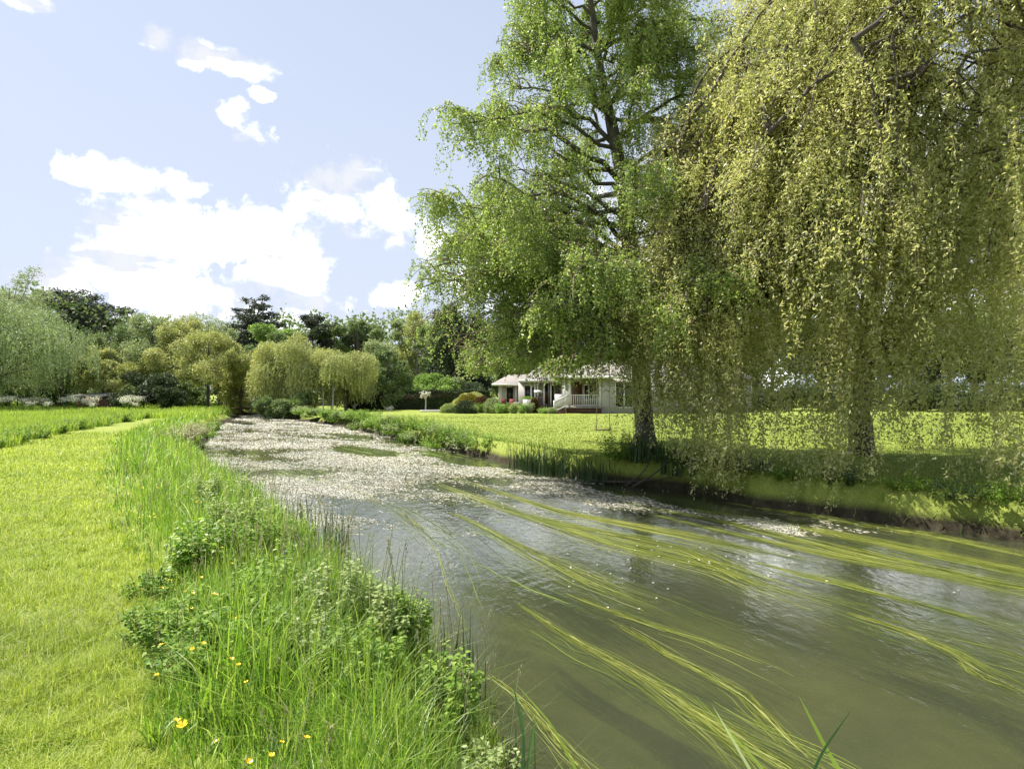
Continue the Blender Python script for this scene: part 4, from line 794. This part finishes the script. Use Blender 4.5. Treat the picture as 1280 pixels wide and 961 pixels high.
# ------------------------------------------------------------------ far lawn bits
bn = thing('garden_bench', 'pale slatted bench at the river end of the lawn', 'bench', ((404-CX)/F*57, 57, 0), .35)
g = Geo(); 
for k in range(3): box(g, (0, -.05 + k*.14, .45), (1.5, .11, .04))
g.build('seat', M['stone'], bn); g = Geo()
for k in range(4): beam(g, (-.75, .3 + k*.04, .55 + k*.13), (.75, .3 + k*.04, .55 + k*.13), .03, .09)
g.build('backrest', M['stone'], bn)
for a in (-.7, .7):
    for b in (-.05, .3): g = Geo(); box(g, (a, b, .23), (.07, .07, .46)); g.build('leg', M['stone'], bn)
def sapling(u, v, d, label, hgt, cn=260, mt='white_petal', w=.5, nm='sapling'):
    X = (u-CX)/F*d; r = thing(nm, label, 'tree', (X, d, 0)); g = Geo(); tubes(g, np.array([[(0,0,-.1),(.02,0,hgt*.5),(0,.02,hgt*.95)]]), np.array([[.07,.06,.03]]), 6)
    k = 7; an = U(0, 6.28, k); e = np.stack([w*np.cos(an), w*np.sin(an), hgt*U(.85, 1.15, k)], 1); s = np.tile([0, 0, hgt*.65], (k, 1)); tubes(g, bez(s, (s+e)/2, e, 4), np.linspace(.035, .012, 4)[None]*np.ones((k, 1)), 4)
    g.build('trunk', M['pale_bark'], r); g = Geo(); q = RS.integers(0, k, cn); leaves(g, e[q] + RS.normal(0, w*.3, (cn, 3)), .12, .08); g.build('crown', M[mt], r)
sapling(404, 0, 56, 'white stemmed sapling behind the slatted bench', 2.6, 200, 'pale_leaf', .8)
sapling(416, 0, 55.5, 'straight white pole like sapling right of the bench', 2.4, 120, 'pale_leaf', .5)
sapling(532, 0, 58, 'small white blossoming sapling in front of the hedge', 1.5, 150, 'white_petal', .34)
clump(486, 510, 57, 14, .45, 'white_petal', 'low white flowering plant at the foot of the hedge', 260, name='flowering_plant', grp=None)
clump(443, 510, 57, 7, .7, 'white_petal', 'thin white flowering plant left on the lawn edge', 90, name='flowering_plant', grp=None)
clump(393, 514, 55, 14, .75, 'gold_bush', 'orange yellow flowering plant left of the bench', 700, name='flowering_plant', grp=None)
clump(377, 514, 55, 16, .8, 'lime_leaf', 'bright green plant between willow and orange flowers', 900, name='flowering_plant', grp=None)
# round stone bed edge
g = Geo(); an = np.linspace(0, 2*PI, 29); rp = np.stack([np.cos(an)*1.5 + (548-CX)/F*54, np.sin(an)*.9 + 54, np.full(29, .06)], 1)[None]; tubes(g, rp, np.full((1, 29), .09), 6)
tag(g.build('stone_edging', M['stone']), 'low ring of stone edging set in the lawn left of the mounds', 'edging')
# shed
sh = thing('shed', 'low brown shed with pale flat roof behind the meadow', 'shed', at(127, 505, 57)*[1,1,0]); SO = at(127, 505, 57)*[1,1,0]
g = Geo(); box(g, (0, 0, .6), (2.9, 2.4, 1.3)); g.build('wall', M['wood_dark'], sh); g = Geo(); g.add(np.array([(-1.7,-1.5,1.28),(1.7,-1.5,1.28),(1.7,1.4,1.45),(-1.7,1.4,1.45),(-1.7,-1.5,1.38),(1.7,-1.5,1.38),(1.7,1.4,1.6),(-1.7,1.4,1.6)]), [(0,3,2,1),(4,5,6,7),(0,1,5,4),(1,2,6,5),(2,3,7,6),(3,0,4,7)]); g.build('roof', M['stone'], sh)
# footbridge closing the river
fb = thing('footbridge', 'dark wooden footbridge with posts across the river end', 'bridge', (-24.2, 63.2, 0))
g = Geo(); box(g, (0, 0, .02), (9.5, 1.0, .14)); g.build('deck', M['wood_dark'], fb)
for x in (-4, -1.4, 1.2, 3.9): g = Geo(); box(g, (x, -.45, .3), (.12, .12, 1.6)); g.build('post', M['wood_grey'], fb)
g = Geo(); box(g, (0, -.53, 1.0), (8.4, .05, .1)); g.build('handrail', M['wood_grey'], fb)

# ------------------------------------------------------------------ bank plants
def leafy(x, y, r, h, n, ls, mat, label, name='leafy_plant', cat='plant', grp=None, stems=16, z=None):
    z = float(gz(x, y)) if z is None else z; root = thing(name, label, cat, (x, y, z), 0, grp)
    g = Geo(); an = U(0, 6.28, stems); rr = np.sqrt(U(0, 1, stems))*r; b = np.stack([rr*.55*np.cos(an), rr*.55*np.sin(an), np.full(stems, -.05)], 1)
    hh = h*U(.6, 1.1, stems)*(1 - .35*(rr/r)**2); e = np.stack([rr*np.cos(an), rr*np.sin(an), hh], 1); S = bez(b, (b+e)/2 + RS.normal(0, .05*h, (stems, 3)), e, 6)
    tubes(g, S, np.linspace(.0045, .002, 6)[None]*np.ones((stems, 1)), 4); g.build('stems', M[mat], root)
    g = Geo(); k = n//stems; q = np.repeat(np.arange(stems), k); u = U(.12, 1, len(q)); f = u*5; i0 = np.clip(f.astype(int), 0, 4); fr = (f-i0)[:, None]; P = S[q, i0]*(1-fr) + S[q, i0+1]*fr
    a2 = np.tile(np.arange(k)*2.2, stems) + q; D = np.stack([np.cos(a2), np.sin(a2), U(-.35, .35, len(q))], 1) + RS.normal(0, .2, (len(q), 3)); s = (1.15 - .55*u)*U(.75, 1.2, len(q))
    P0 = P + unit(D)*ls*.25; n_ = len(q)
    # six sided leaf: two diamonds of different width give a pointed oval
    D = unit(D); S_ = unit(np.cross(D, np.array([0, 0, 1.]) + RS.normal(0, .25, (n_, 3)))); N_ = np.cross(S_, D); L_ = (ls*s)[:, None]; W_ = L_*.36
    V = np.stack([P0, P0 + D*L_*.3 + S_*W_*.9 + N_*W_*.2, P0 + D*L_*.65 + S_*W_*.62 + N_*W_*.1 , P0 + D*L_ - N_*L_*.15, P0 + D*L_*.65 - S_*W_*.62 + N_*W_*.1, P0 + D*L_*.3 - S_*W_*.9 + N_*W_*.2, P0 + D*L_*.5], 1)
    i = np.arange(n_)[:, None]*7; g.add(V.reshape(-1, 3), None, np.concatenate([i + t for t in ([0,1,6],[1,2,6],[2,3,6],[3,4,6],[4,5,6],[5,0,6])]))
    g.build('leaves', M[mat], root); return root
near = [((225,800),.36,.28,600,.048,'nettle','dark leafy weed clump at the edge of the mown path'), ((250,850),.28,.18,450,.045,'nettle','low creeping weed clump beside the buttercups near the path'),
        ((330,775),.32,.36,520,.06,'nettle','nettle clump in the middle of the tall verge grass'), ((425,800),.34,.42,800,.05,'silver','silvery leaved weed patch on the bank slope'),
        ((480,790),.24,.30,450,.05,'nettle','bushy nettle clump above the water beyond the silvery patch'), ((350,735),.30,.34,500,.055,'grass_tall','bright green leafy clump beside the reed blades'),
        ((330,690),.40,.45,800,.06,'nettle','leafy nettle clump left of the reed blades'), ((300,660),.38,.42,700,.06,'silver','pale leaved clump near the twig in the water'),
        ((480,800),.26,.34,520,.045,'silver','pale flowering weed closest to the dark water'), ((600,930),.22,.30,420,.05,'silver','grey mossy weed at the bottom of the near bank'),
        ((380,850),.30,.30,620,.045,'silver','sprawling silvery weed behind the nearest tall grass')]
near += [((190,735),.20,.18,260,.045,'nettle','small leafy weed clump at the path edge above the dark one'), ((250,700),.34,.40,600,.065,'grass_tall','fresh green leafy clump in the verge beyond the buttercups'),
         ((290,840),.36,.34,700,.06,'nettle','dark broad leaved clump between the two lower buttercup groups'), ((455,770),.22,.26,350,.05,'nettle','leafy clump overhanging the water below the reed blades'), ((500,770),.24,.30,450,.05,'nettle','small nettle clump overhanging the near water'),
         ((545,870),.26,.34,450,.055,'nettle','nettle clump overhanging the water beside the nearest grass'), ((350,640),.40,.40,600,.07,'nettle','broad leafy clump where the flower carpet meets the verge'), ((270,620),.42,.42,600,.07,'silver','silvery clump beside the bare twig'), ((450,870),.26,.30,450,.05,'nettle','dark weed clump within the nearest tall grass')]
for (u, v), r, h, n, ls, mt, lab in near:
    p = on(u, v + 25, -.1); leafy(p[0], p[1], r*1.1, h*1.3, n*3, ls*1.15, mt, lab, grp='weeds on the left bank', stems=36)
# left bank further off
p = on(215, 560, 0); leafy(-12.9, 25.5, 1.0, .55, 1500, .09, 'dry', 'brown dry bramble patch on the left bank by the flower carpet', 'bramble', grp=None, stems=60)
leafy(-15.2, 31.5, 1.0, .6, 1400, .12, 'nettle', 'dark green clump hanging over the left bank beyond the brambles', grp='weeds on the left bank', stems=40)
leafy(-17.5, 37, 1.1, .7, 1400, .13, 'nettle', 'second green clump over the left bank towards the bridge', grp='weeds on the left bank', stems=40)
leafy(-11.6, 22.4, .7, .5, 1100, .08, 'dry', 'straw coloured clump where the left bank bulges', 'bramble', stems=40)
# nettles along the meadow edge beyond the path
words = ['nearest the left frame edge', 'second from the left frame edge', 'third along the meadow edge', 'fourth along the meadow edge', 'fifth along the meadow edge', 'sixth along the meadow edge', 'seventh along the meadow edge', 'furthest along the meadow edge']
for k, (yy, wd) in enumerate(zip([18.6, 20.4, 22.6, 25, 28, 31.5, 35.5, 40], words)):
    leafy(float(np.interp(yy, pathL_y, pathL_x)) - .35, yy, .75, .62, 1100, .11, 'nettle', 'dark nettle clump ' + wd, grp='nettles along the meadow edge', stems=30)
# cow parsley before the shed
cp = None
for k in range(26):
    u = U(-20, 175); d = U(46, 54)
    if cp is None:
        X = (u-CX)/F*d; cp = thing('cow_parsley', 'white umbelled cow parsley in the meadow before the dark trees', 'plant', (X, d, 0), 0, 'cow parsley in the far meadow')
        g = Geo(); m = 9; an = U(0, 6.28, m); e = np.stack([.3*np.cos(an)*U(.3, 1, m), .3*np.sin(an), U(.75, 1.15, m)], 1); tubes(g, bez(e*[.1,.1,0], e*[.5,.5,.6], e, 4), np.full((m, 4), .01), 4); g.build('stems', M['nettle'], cp)
        g = Geo(); q = RS.integers(0, m, 200); leaves(g, e[q] + RS.normal(0, 1, (200, 3))*[.13, .13, .07], .06, .05); g.build('umbels', M['white_petal'], cp)
    else: dup(cp, ((u-CX)/F*d, d, 0), U(0, 6), U(.7, 1.25))
# right bank, leafy clumps from the bend to the reeds
for k, y_ in enumerate(np.concatenate([np.linspace(22.5, 57, 30), np.linspace(24, 50, 12)])):
    x_ = float(np.interp(y_, RY, RX)) + U(-.05, .35)
    leafy(x_, y_, U(.7, 1.2), U(.35, .75), 1100, .05 + y_*.0016, ['nettle', 'pale_leaf', 'nettle', 'grass_tall'][k % 4], 'leafy green plant filling the row along the lawn edge', grp='leafy plants filling the lawn edge row', stems=40, z=float(gz(x_, y_)) - .05)
rb = [(383,522,'smallest clump nearest the golden willow'),(398,524,'clump below the slatted bench'),(414,527,'clump just right of the bench'),(430,530,'grey green clump along the lawn edge'),(448,532,'clump leaning over the flower carpet'),(466,535,'rounded clump in the lawn edge row'),(486,538,'tallest feathery clump of the lawn edge row'),(504,543,'dark clump past the feathery one'),(520,548,'broad clump in the middle of the lawn edge'),(538,553,'clump with long shoots towards the reeds'),(556,558,'dense clump near the reeds'),(574,562,'last clump of the row before the reeds')]
for k, (u, v, lab) in enumerate(rb):
    y_ = on(u, v, WZ)[1]; x_ = float(np.interp(y_, RY, RX)) + .25
    leafy(x_, y_, .9 if k != 6 else 1.1, .55 + .2*(k in (6, 8)), 1500, .055 + y_*.0018, ['nettle', 'silver', 'nettle'][k % 3], 'leafy bank plant, ' + lab, grp='leafy plants along the lawn edge', stems=44)
def reed(x, y, n, h, r, mat, label, w=.02, lean=.18, z=None, name='reed_clump'):
    z = float(gz(x, y)) if z is None else z; g = Geo(); an = U(0, 6.28, n); q = np.sqrt(U(0, 1, n))*r; P = np.stack([q*np.cos(an), q*np.sin(an), np.full(n, -.05)], 1)
    blades(g, P, h*U(.5, 1.1, n), w*U(.6, 1.2, n), lean, 5, curve=2.4); o = g.build(name, M[mat]); o.location = (float(x), float(y), z); return tag(o, label, 'reeds', 'clumps of iris leaves in the shallows')
for u, v, h, lab in [(648,584,.85,'iris clump at the left end of the far bank reeds'),(664,588,.95,'tall iris clump second from the left on the far bank'),(684,590,.8,'iris clump mid way to the birch'),(702,593,.85,'thick iris clump mid way to the birch'),(722,597,.8,'iris clump in the birch shade'),(742,601,.75,'iris clump closest to the birch roots')]:
    p = on(u, v, WZ); xx = float(np.interp(p[1], RY, RX)) + .02; reed(xx, p[1], 170, h, .6, 'reed_dark', lab, .026, .3, z=WZ)
p = on(388, 672, WZ); p[0] = np.interp(p[1], LY, LX) + .08; reed(p[0], p[1], 46, .85, .30, 'reed_dark', 'upright iris blades left of the near pair in the water', .026, z=WZ-.02)
p = on(425, 705, WZ); p[0] = np.interp(p[1], LY, LX) + .15; reed(p[0], p[1], 60, .88, .24, 'reed_dark', 'dense upright iris blades standing in the near water', .026, z=WZ-.02)
p = on(560, 880, WZ); p[0] = np.interp(p[1], LY, LX) + .05; reed(p[0], p[1], 22, .72, .16, 'reed_dark', 'tall dark blades rising from the nearest bank grass', .02, z=WZ)
p = on(480, 880, -.3); reed(p[0], p[1], 12, .55, .14, 'reed', 'few upright blades in the nearest tall grass', .016)
p = on(650, 975, WZ); reed(p[0], p[1], 9, .42, .12, 'reed', 'small iris fan at the bottom edge by the bank', .022, .35, z=WZ)
# bent iris leaves rising from the bottom edge (single blades)
def leafblade(pts, w, mat, label, name='iris_leaf'):
    P = np.array(pts, float); t = np.linspace(0, 1, len(P)); T_ = np.linspace(0, 1, 14); C = np.stack([np.interp(T_, t, P[:, k]) for k in range(3)], 1)
    for _ in range(2): C[1:-1] = (C[:-2] + 2*C[1:-1] + C[2:])/4
    W = w*np.interp(T_, [0, .15, .7, 1], [.7, 1, .75, .03]); s = np.array([.96, .25, 0.])
    V = np.stack([C - s*W[:, None]/2, C + np.array([-.1,.4,0])*W[:, None]*.35, C + s*W[:, None]/2], 1); i = np.arange(14*3).reshape(14, 3)
    g = Geo(); g.add(V.reshape(-1, 3), np.concatenate([np.stack([i[:-1,k], i[:-1,k+1], i[1:,k+1], i[1:,k]], -1) for k in (0, 1)])); return tag(g.build(name, M[mat]), label, 'iris leaf', 'long iris leaves at the bottom edge')
BL = [([(1064,985,2.75),(1035,940,2.9),(998,868,3.1)], .026, 'grass', 'long pale grey iris leaf leaning left at the bottom edge'), ([(1005,990,2.8),(1030,935,2.9),(1066,884,3.0)], .024, 'reed', 'short green iris leaf crossing the pale grey one'),
      ([(985,1000,2.75),(945,950,2.9),(868,868,3.2)], .020, 'grass', 'pale narrow leaf reaching furthest left over the weed'), ([(960,1000,2.75),(925,940,2.9),(890,880,3.1)], .018, 'silver', 'narrow green grey leaf beside the pale narrow leaf'),
      ([(650,1000,2.8),(656,920,2.9),(640,850,3.0)], .020, 'reed', 'upright dark green blade near the bank corner'), ([(655,1000,2.8),(662,940,2.9),(670,893,3.0)], .018, 'reed', 'shorter green blade joining the upright dark one'),
      ([(735,990,2.9),(690,905,3.1),(641,850,3.25)], .014, 'grass', 'straw coloured bent leaf fanning from the bank corner')]
for pts, w, mt, lab in BL: leafblade([at(*p) for p in pts], w, mt, lab)
# shrub and roots at the birch foot
leafy(2.75, 16.0, .7, .85, 1600, .085, 'nettle', 'leafy shrub with pale flowers at the left foot of the birch', 'leafy_shrub', 'bush', stems=46)
leafy(4.1, 15.4, .8, .8, 1600, .085, 'nettle', 'dark leafy shrub at the right foot of the birch', 'leafy_shrub', 'bush', stems=46)
leafy(4.75, 14.3, .55, .55, 1100, .075, 'nettle', 'low leafy shrub between the birch foot and the water', 'leafy_shrub', 'bush', stems=36)
reed(3.3, 15.5, 90, .85, .5, 'reed_dark', 'iris clump growing between the two birch foot shrubs', .03, .3)
reed(3.9, 14.9, 70, .75, .45, 'reed_dark', 'iris clump overhanging the water below the birch', .03, .4)
for a, b, c, lab in [((735,600,16),(790,606,15.2),(840,596,15),'long fallen branch lying along the water below the birch'),((790,608,15.2),(830,590,15),(845,560,14.6),'fallen branch rising towards the willow fronds'),((770,612,15.6),(800,600,15.4),(812,578,15.2),'short broken branch leaning on the birch roots')]:
    g = Geo(); tubes(g, bez(np.array([at(*a)]), np.array([at(*b)]), np.array([at(*c)]), 9), np.linspace(.028, .012, 9)[None], 6); tag(g.build('fallen_branch', M['bark']), lab, 'branch', 'fallen branches by the birch')
for k, (y_, lab) in enumerate(zip([13.2, 12.5, 11.8, 11.1, 10.5, 9.9, 9.3, 8.7], ['nearest the birch', 'second from the birch', 'third from the birch', 'below the thickest fronds', 'opposite the widest weed bundle', 'below the willow trunk gap', 'second from the right edge', 'at the right edge of the frame'])):
    leafy(float(np.interp(y_, RY, RX)) + .28, y_, U(.4, .6), U(.28, .42), 700, .06, 'nettle' if k % 2 else 'reed_dark', 'low overhanging plant on the shaded bank ' + lab, grp='low plants on the shaded willow bank', stems=26)
# twig in the water left
g = Geo(); a = on(262, 618, WZ); a = a + [0, 0, -.05]; b = a + [.55, .3, .38]; c = a + [1.15, .6, .52]; tubes(g, bez(np.array([a]), np.array([b]), np.array([c]), 9) + RS.normal(0, .008, (1, 9, 3)), np.linspace(.012, .004, 9)[None], 5)
tubes(g, np.array([[a + [.3,.15,.2], a + [.35,.1,.42], a + [.3,.1,.55]]]), np.array([[.006,.005,.002]]), 4); tag(g.build('bare_twig', M['wood_dark']), 'bare dark twig sticking out of the water by the left bank', 'twig')

# buttercups
bc = thing('buttercup', 'yellow buttercup on a thin stem in the left bank grass', 'flower', (0, 0, 0), 0, 'buttercups in the bank grass')
g = Geo(); tubes(g, np.array([[(0,0,0),(.01,.005,.2),(0,0,.40)]]), np.full((1, 3), .0016), 4); g.build('stem', M['nettle'], bc)
g = Geo()
for k in range(5):
    a = k*1.2566; c, s = math.cos(a), math.sin(a); R_ = lambda r, t, z: (r*math.cos(a+t), r*math.sin(a+t), .40 + z)
    g.add([R_(.001,0,0), R_(.011,-.55,.004), R_(.017,-.35,.009), R_(.0175,.35,.009), R_(.011,.55,.004)], None, [(0,1,2),(0,2,3),(0,3,4)])
leaves(g, np.tile([0,0,.402], (8, 1)), .006, .003, RS.normal(0, .3, (8, 3)) + [0,0,1]); g.build('petals', M['yellow'], bc)
bcp = [(521,941),(575,943),(551,903),(648,880),(693,924),(746,907),(735,955),(663,940),(546,831),(419,859),(693,743),(551,678),(428,718),(622,692),(439,650),(502,631),(550,617),(648,563),(543,514),(485,512),(393,478),(340,505),(355,492),(363,487),(527,553),(495,455),(263,252),(265,258),(300,300),(333,330),(322,243),(377,298),(405,292),(383,300),(380,235),(365,250),(316,330),(260,295),(420,295),(345,280),(96,716),(174,718)]
first = True
for i, (a, b) in enumerate(bcp):
    if i < 40: u, v = a*420/876, 500 + b*420/876
    else: u, v = 200 + a*440/1280, 500 + b*440/1280
    d = (EYE - .40)*F/(v - HY); d = d if d > 2.2 else 2.2; X = (u-CX)/F*d; z = float(gz(X, d)); z = max(z, -.25)
    sc = .68 + .12*U(-1, 1); z = z + .40*(1 - sc)
    if first: bc.location = (X, d, z); bc.rotation_euler = (rad(18), 0, U(0, 6)); first = False
    else: q = dup(bc, (X, d, z), U(0, 6), sc); q.rotation_euler = (rad(U(0, 28)), rad(U(-12, 12)), U(0, 6))
for k in range(44):
    yy = U(11, 26) if k < 22 else U(4, 11); X = float(np.interp(yy, pathR_y, pathR_x)) + U(0, 1.4); q = dup(bc, (X, yy, float(gz(X, yy))), U(0, 6), U(.9, 1.3) if k < 22 else U(.7, .95)); q.rotation_euler = (rad(20), 0, U(0, 6))

# ------------------------------------------------------------------ sky, sun, camera
SE, SA = rad(58), rad(-64)          # elevation, azimuth from +Y (negative = left)
w = bpy.data.worlds.new('World'); scene.world = w; w.use_nodes = True; nt = w.node_tree; nt.nodes.clear(); N = nt.nodes.new; L = nt.links.new
out = N('ShaderNodeOutputWorld'); bg = N('ShaderNodeBackground'); sky = N('ShaderNodeTexSky'); sky.sky_type = 'NISHITA'; sky.sun_disc = False
sky.sun_elevation = SE; sky.sun_rotation = SA; sky.air_density = 1.0; sky.dust_density = 1.2; sky.ozone_density = 1.0; sky.altitude = 50
tc = N('ShaderNodeTexCoord'); sp = N('ShaderNodeSeparateXYZ'); L(tc.outputs['Generated'], sp.inputs[0])
def mth(op, a, b=None, c=None, clamp=False):
    m = N('ShaderNodeMath'); m.operation = op; m.use_clamp = clamp
    for i, s in enumerate((a, b, c)):
        if s is None: continue
        if isinstance(s, (int, float)): m.inputs[i].default_value = s
        else: L(s, m.inputs[i])
    return m.outputs[0]
az_ = mth('ARCTAN2', sp.outputs[0], sp.outputs[1]); el_ = mth('ARCSINE', sp.outputs[2])
nz = N('ShaderNodeTexNoise'); nz.inputs['Scale'].default_value = 9; nz.inputs['Detail'].default_value = 9; nz.inputs['Roughness'].default_value = .58; L(tc.outputs['Generated'], nz.inputs['Vector'])
nw = N('ShaderNodeTexNoise'); nw.inputs['Scale'].default_value = 3.2; nw.inputs['Detail'].default_value = 5; L(tc.outputs['Generated'], nw.inputs['Vector'])
CL = [(170,222,85,24),(225,232,45,22),(235,290,130,42),(150,335,105,34),(310,300,110,44),(375,322,60,30),(95,352,70,24),(250,378,120,30),(380,378,65,18),(425,250,80,50),(475,275,50,38),(430,225,40,30),(490,369,40,15),(195,47,22,13),(300,82,62,13),(250,72,28,16),
      (292,138,20,17),(322,170,28,14),(310,405,170,20),(350,345,90,32),(20,-2,45,8),(330,118,16,7),(430,352,16,7),(540,300,25,16),(760,330,190,90),(1000,260,220,120),(960,420,260,70),(640,440,120,30),(1300,200,200,150)]
mask = None
for u, v, a, b in CL:
    ca = math.atan((u-CX)/F); ce = math.atan((HY-v)/F*math.cos(ca)); ra = a/F*math.cos(ca)**2; re = b/F*math.cos(ca)
    da = mth('MULTIPLY', mth('SUBTRACT', az_, ca), 1/ra); de = mth('MULTIPLY', mth('SUBTRACT', el_, ce), 1/re)
    m_ = mth('SUBTRACT', 1.0, mth('ADD', mth('MULTIPLY', da, da), mth('MULTIPLY', de, de)))
    m_ = mth('MULTIPLY', m_, min(1.0, .35 + b/45)) if b < 30 else m_
    mask = m_ if mask is None else mth('SMOOTH_MAX', mask, m_, .25)
# elsewhere in the sky (behind and beside the camera) loose clouds
side = mth('MULTIPLY_ADD', nw.outputs['Fac'], 6.0, -3.6); back = mth('GREATER_THAN', mth('ABSOLUTE', az_), 1.15); side = mth('ADD', side, mth('MULTIPLY_ADD', back, 3.0, -3.0)); mask = mth('MAXIMUM', mask, side)
mask = mth('MAXIMUM', mask, -1.2)
nf = N('ShaderNodeTexNoise'); nf.inputs['Scale'].default_value = 34; nf.inputs['Detail'].default_value = 8; nf.inputs['Roughness'].default_value = .62; L(tc.outputs['Generated'], nf.inputs['Vector'])
mm = mth('ADD', mth('ADD', mask, mth('MULTIPLY_ADD', nz.outputs['Fac'], 4.0, -2.1)), mth('MULTIPLY_ADD', nf.outputs['Fac'], 3.4, -1.7))
mr = N('ShaderNodeMapRange'); mr.interpolation_type = 'SMOOTHSTEP'; L(mm, mr.inputs[0]); mr.inputs[1].default_value = -.2; mr.inputs[2].default_value = 1.25
# grey undersides inside the thick parts
n3 = N('ShaderNodeTexNoise'); n3.inputs['Scale'].default_value = 6; n3.inputs['Detail'].default_value = 6; mp_ = N('ShaderNodeMapping'); mp_.inputs['Scale'].default_value = (1, 1, 3.2); L(tc.outputs['Generated'], mp_.inputs[0]); L(mp_.outputs[0], n3.inputs['Vector'])
cc = N('ShaderNodeValToRGB'); L(n3.outputs['Fac'], cc.inputs[0]); cc.color_ramp.elements[0].position = .42; cc.color_ramp.elements[0].color = (5.25, 5.4, 5.75, 1); cc.color_ramp.elements[1].position = .60; cc.color_ramp.elements[1].color = (24, 24, 24, 1)
hz = N('ShaderNodeMix'); hz.data_type = 'RGBA'; L(mth('MULTIPLY_ADD', el_, -.55, .98, True), hz.inputs[0]); L(sky.outputs[0], hz.inputs[6]); hz.inputs[7].default_value = (4.35, 4.75, 5.7, 1)   # thin high veil over the blue
mx = N('ShaderNodeMix'); mx.data_type = 'RGBA'; L(mr.outputs[0], mx.inputs[0]); L(hz.outputs[2], mx.inputs[6]); L(cc.outputs[0], mx.inputs[7])
L(mx.outputs[2], bg.inputs[0]); bg.inputs[1].default_value = .08; L(bg.outputs[0], out.inputs[0])
w.cycles.sampling_method = 'MANUAL'; w.cycles.sample_map_resolution = 512

sd_ = bpy.data.lights.new('sun', 'SUN'); sd_.energy = 4.6; sd_.angle = rad(.53); sd_.color = (1, .95, .86)
so = bpy.data.objects.new('sun', sd_); COL.objects.link(so)
dirv = Vector((math.sin(SA)*math.cos(SE), math.cos(SA)*math.cos(SE), math.sin(SE)))
so.rotation_euler = dirv.to_track_quat('Z', 'Y').to_euler()
cd_ = bpy.data.cameras.new('camera'); cd_.sensor_width = 36; cd_.lens = 36*F/1280; cd_.shift_y = (HY-480.5)/1280; cd_.clip_start = .05; cd_.clip_end = 5000
co = bpy.data.objects.new('camera', cd_); COL.objects.link(co); co.location = (0, 0, EYE); co.rotation_euler = (PI/2, 0, 0); scene.camera = co
scene.view_settings.view_transform = 'Standard'; scene.view_settings.look = 'None'; scene.view_settings.exposure = 1.1; scene.view_settings.gamma = 1
scene.render.engine = 'CYCLES'
scene.cycles.max_bounces = 8; scene.cycles.transparent_max_bounces = 8; scene.cycles.diffuse_bounces = 6; scene.cycles.glossy_bounces = 2; scene.cycles.transmission_bounces = 3; scene.cycles.caustics_reflective = False
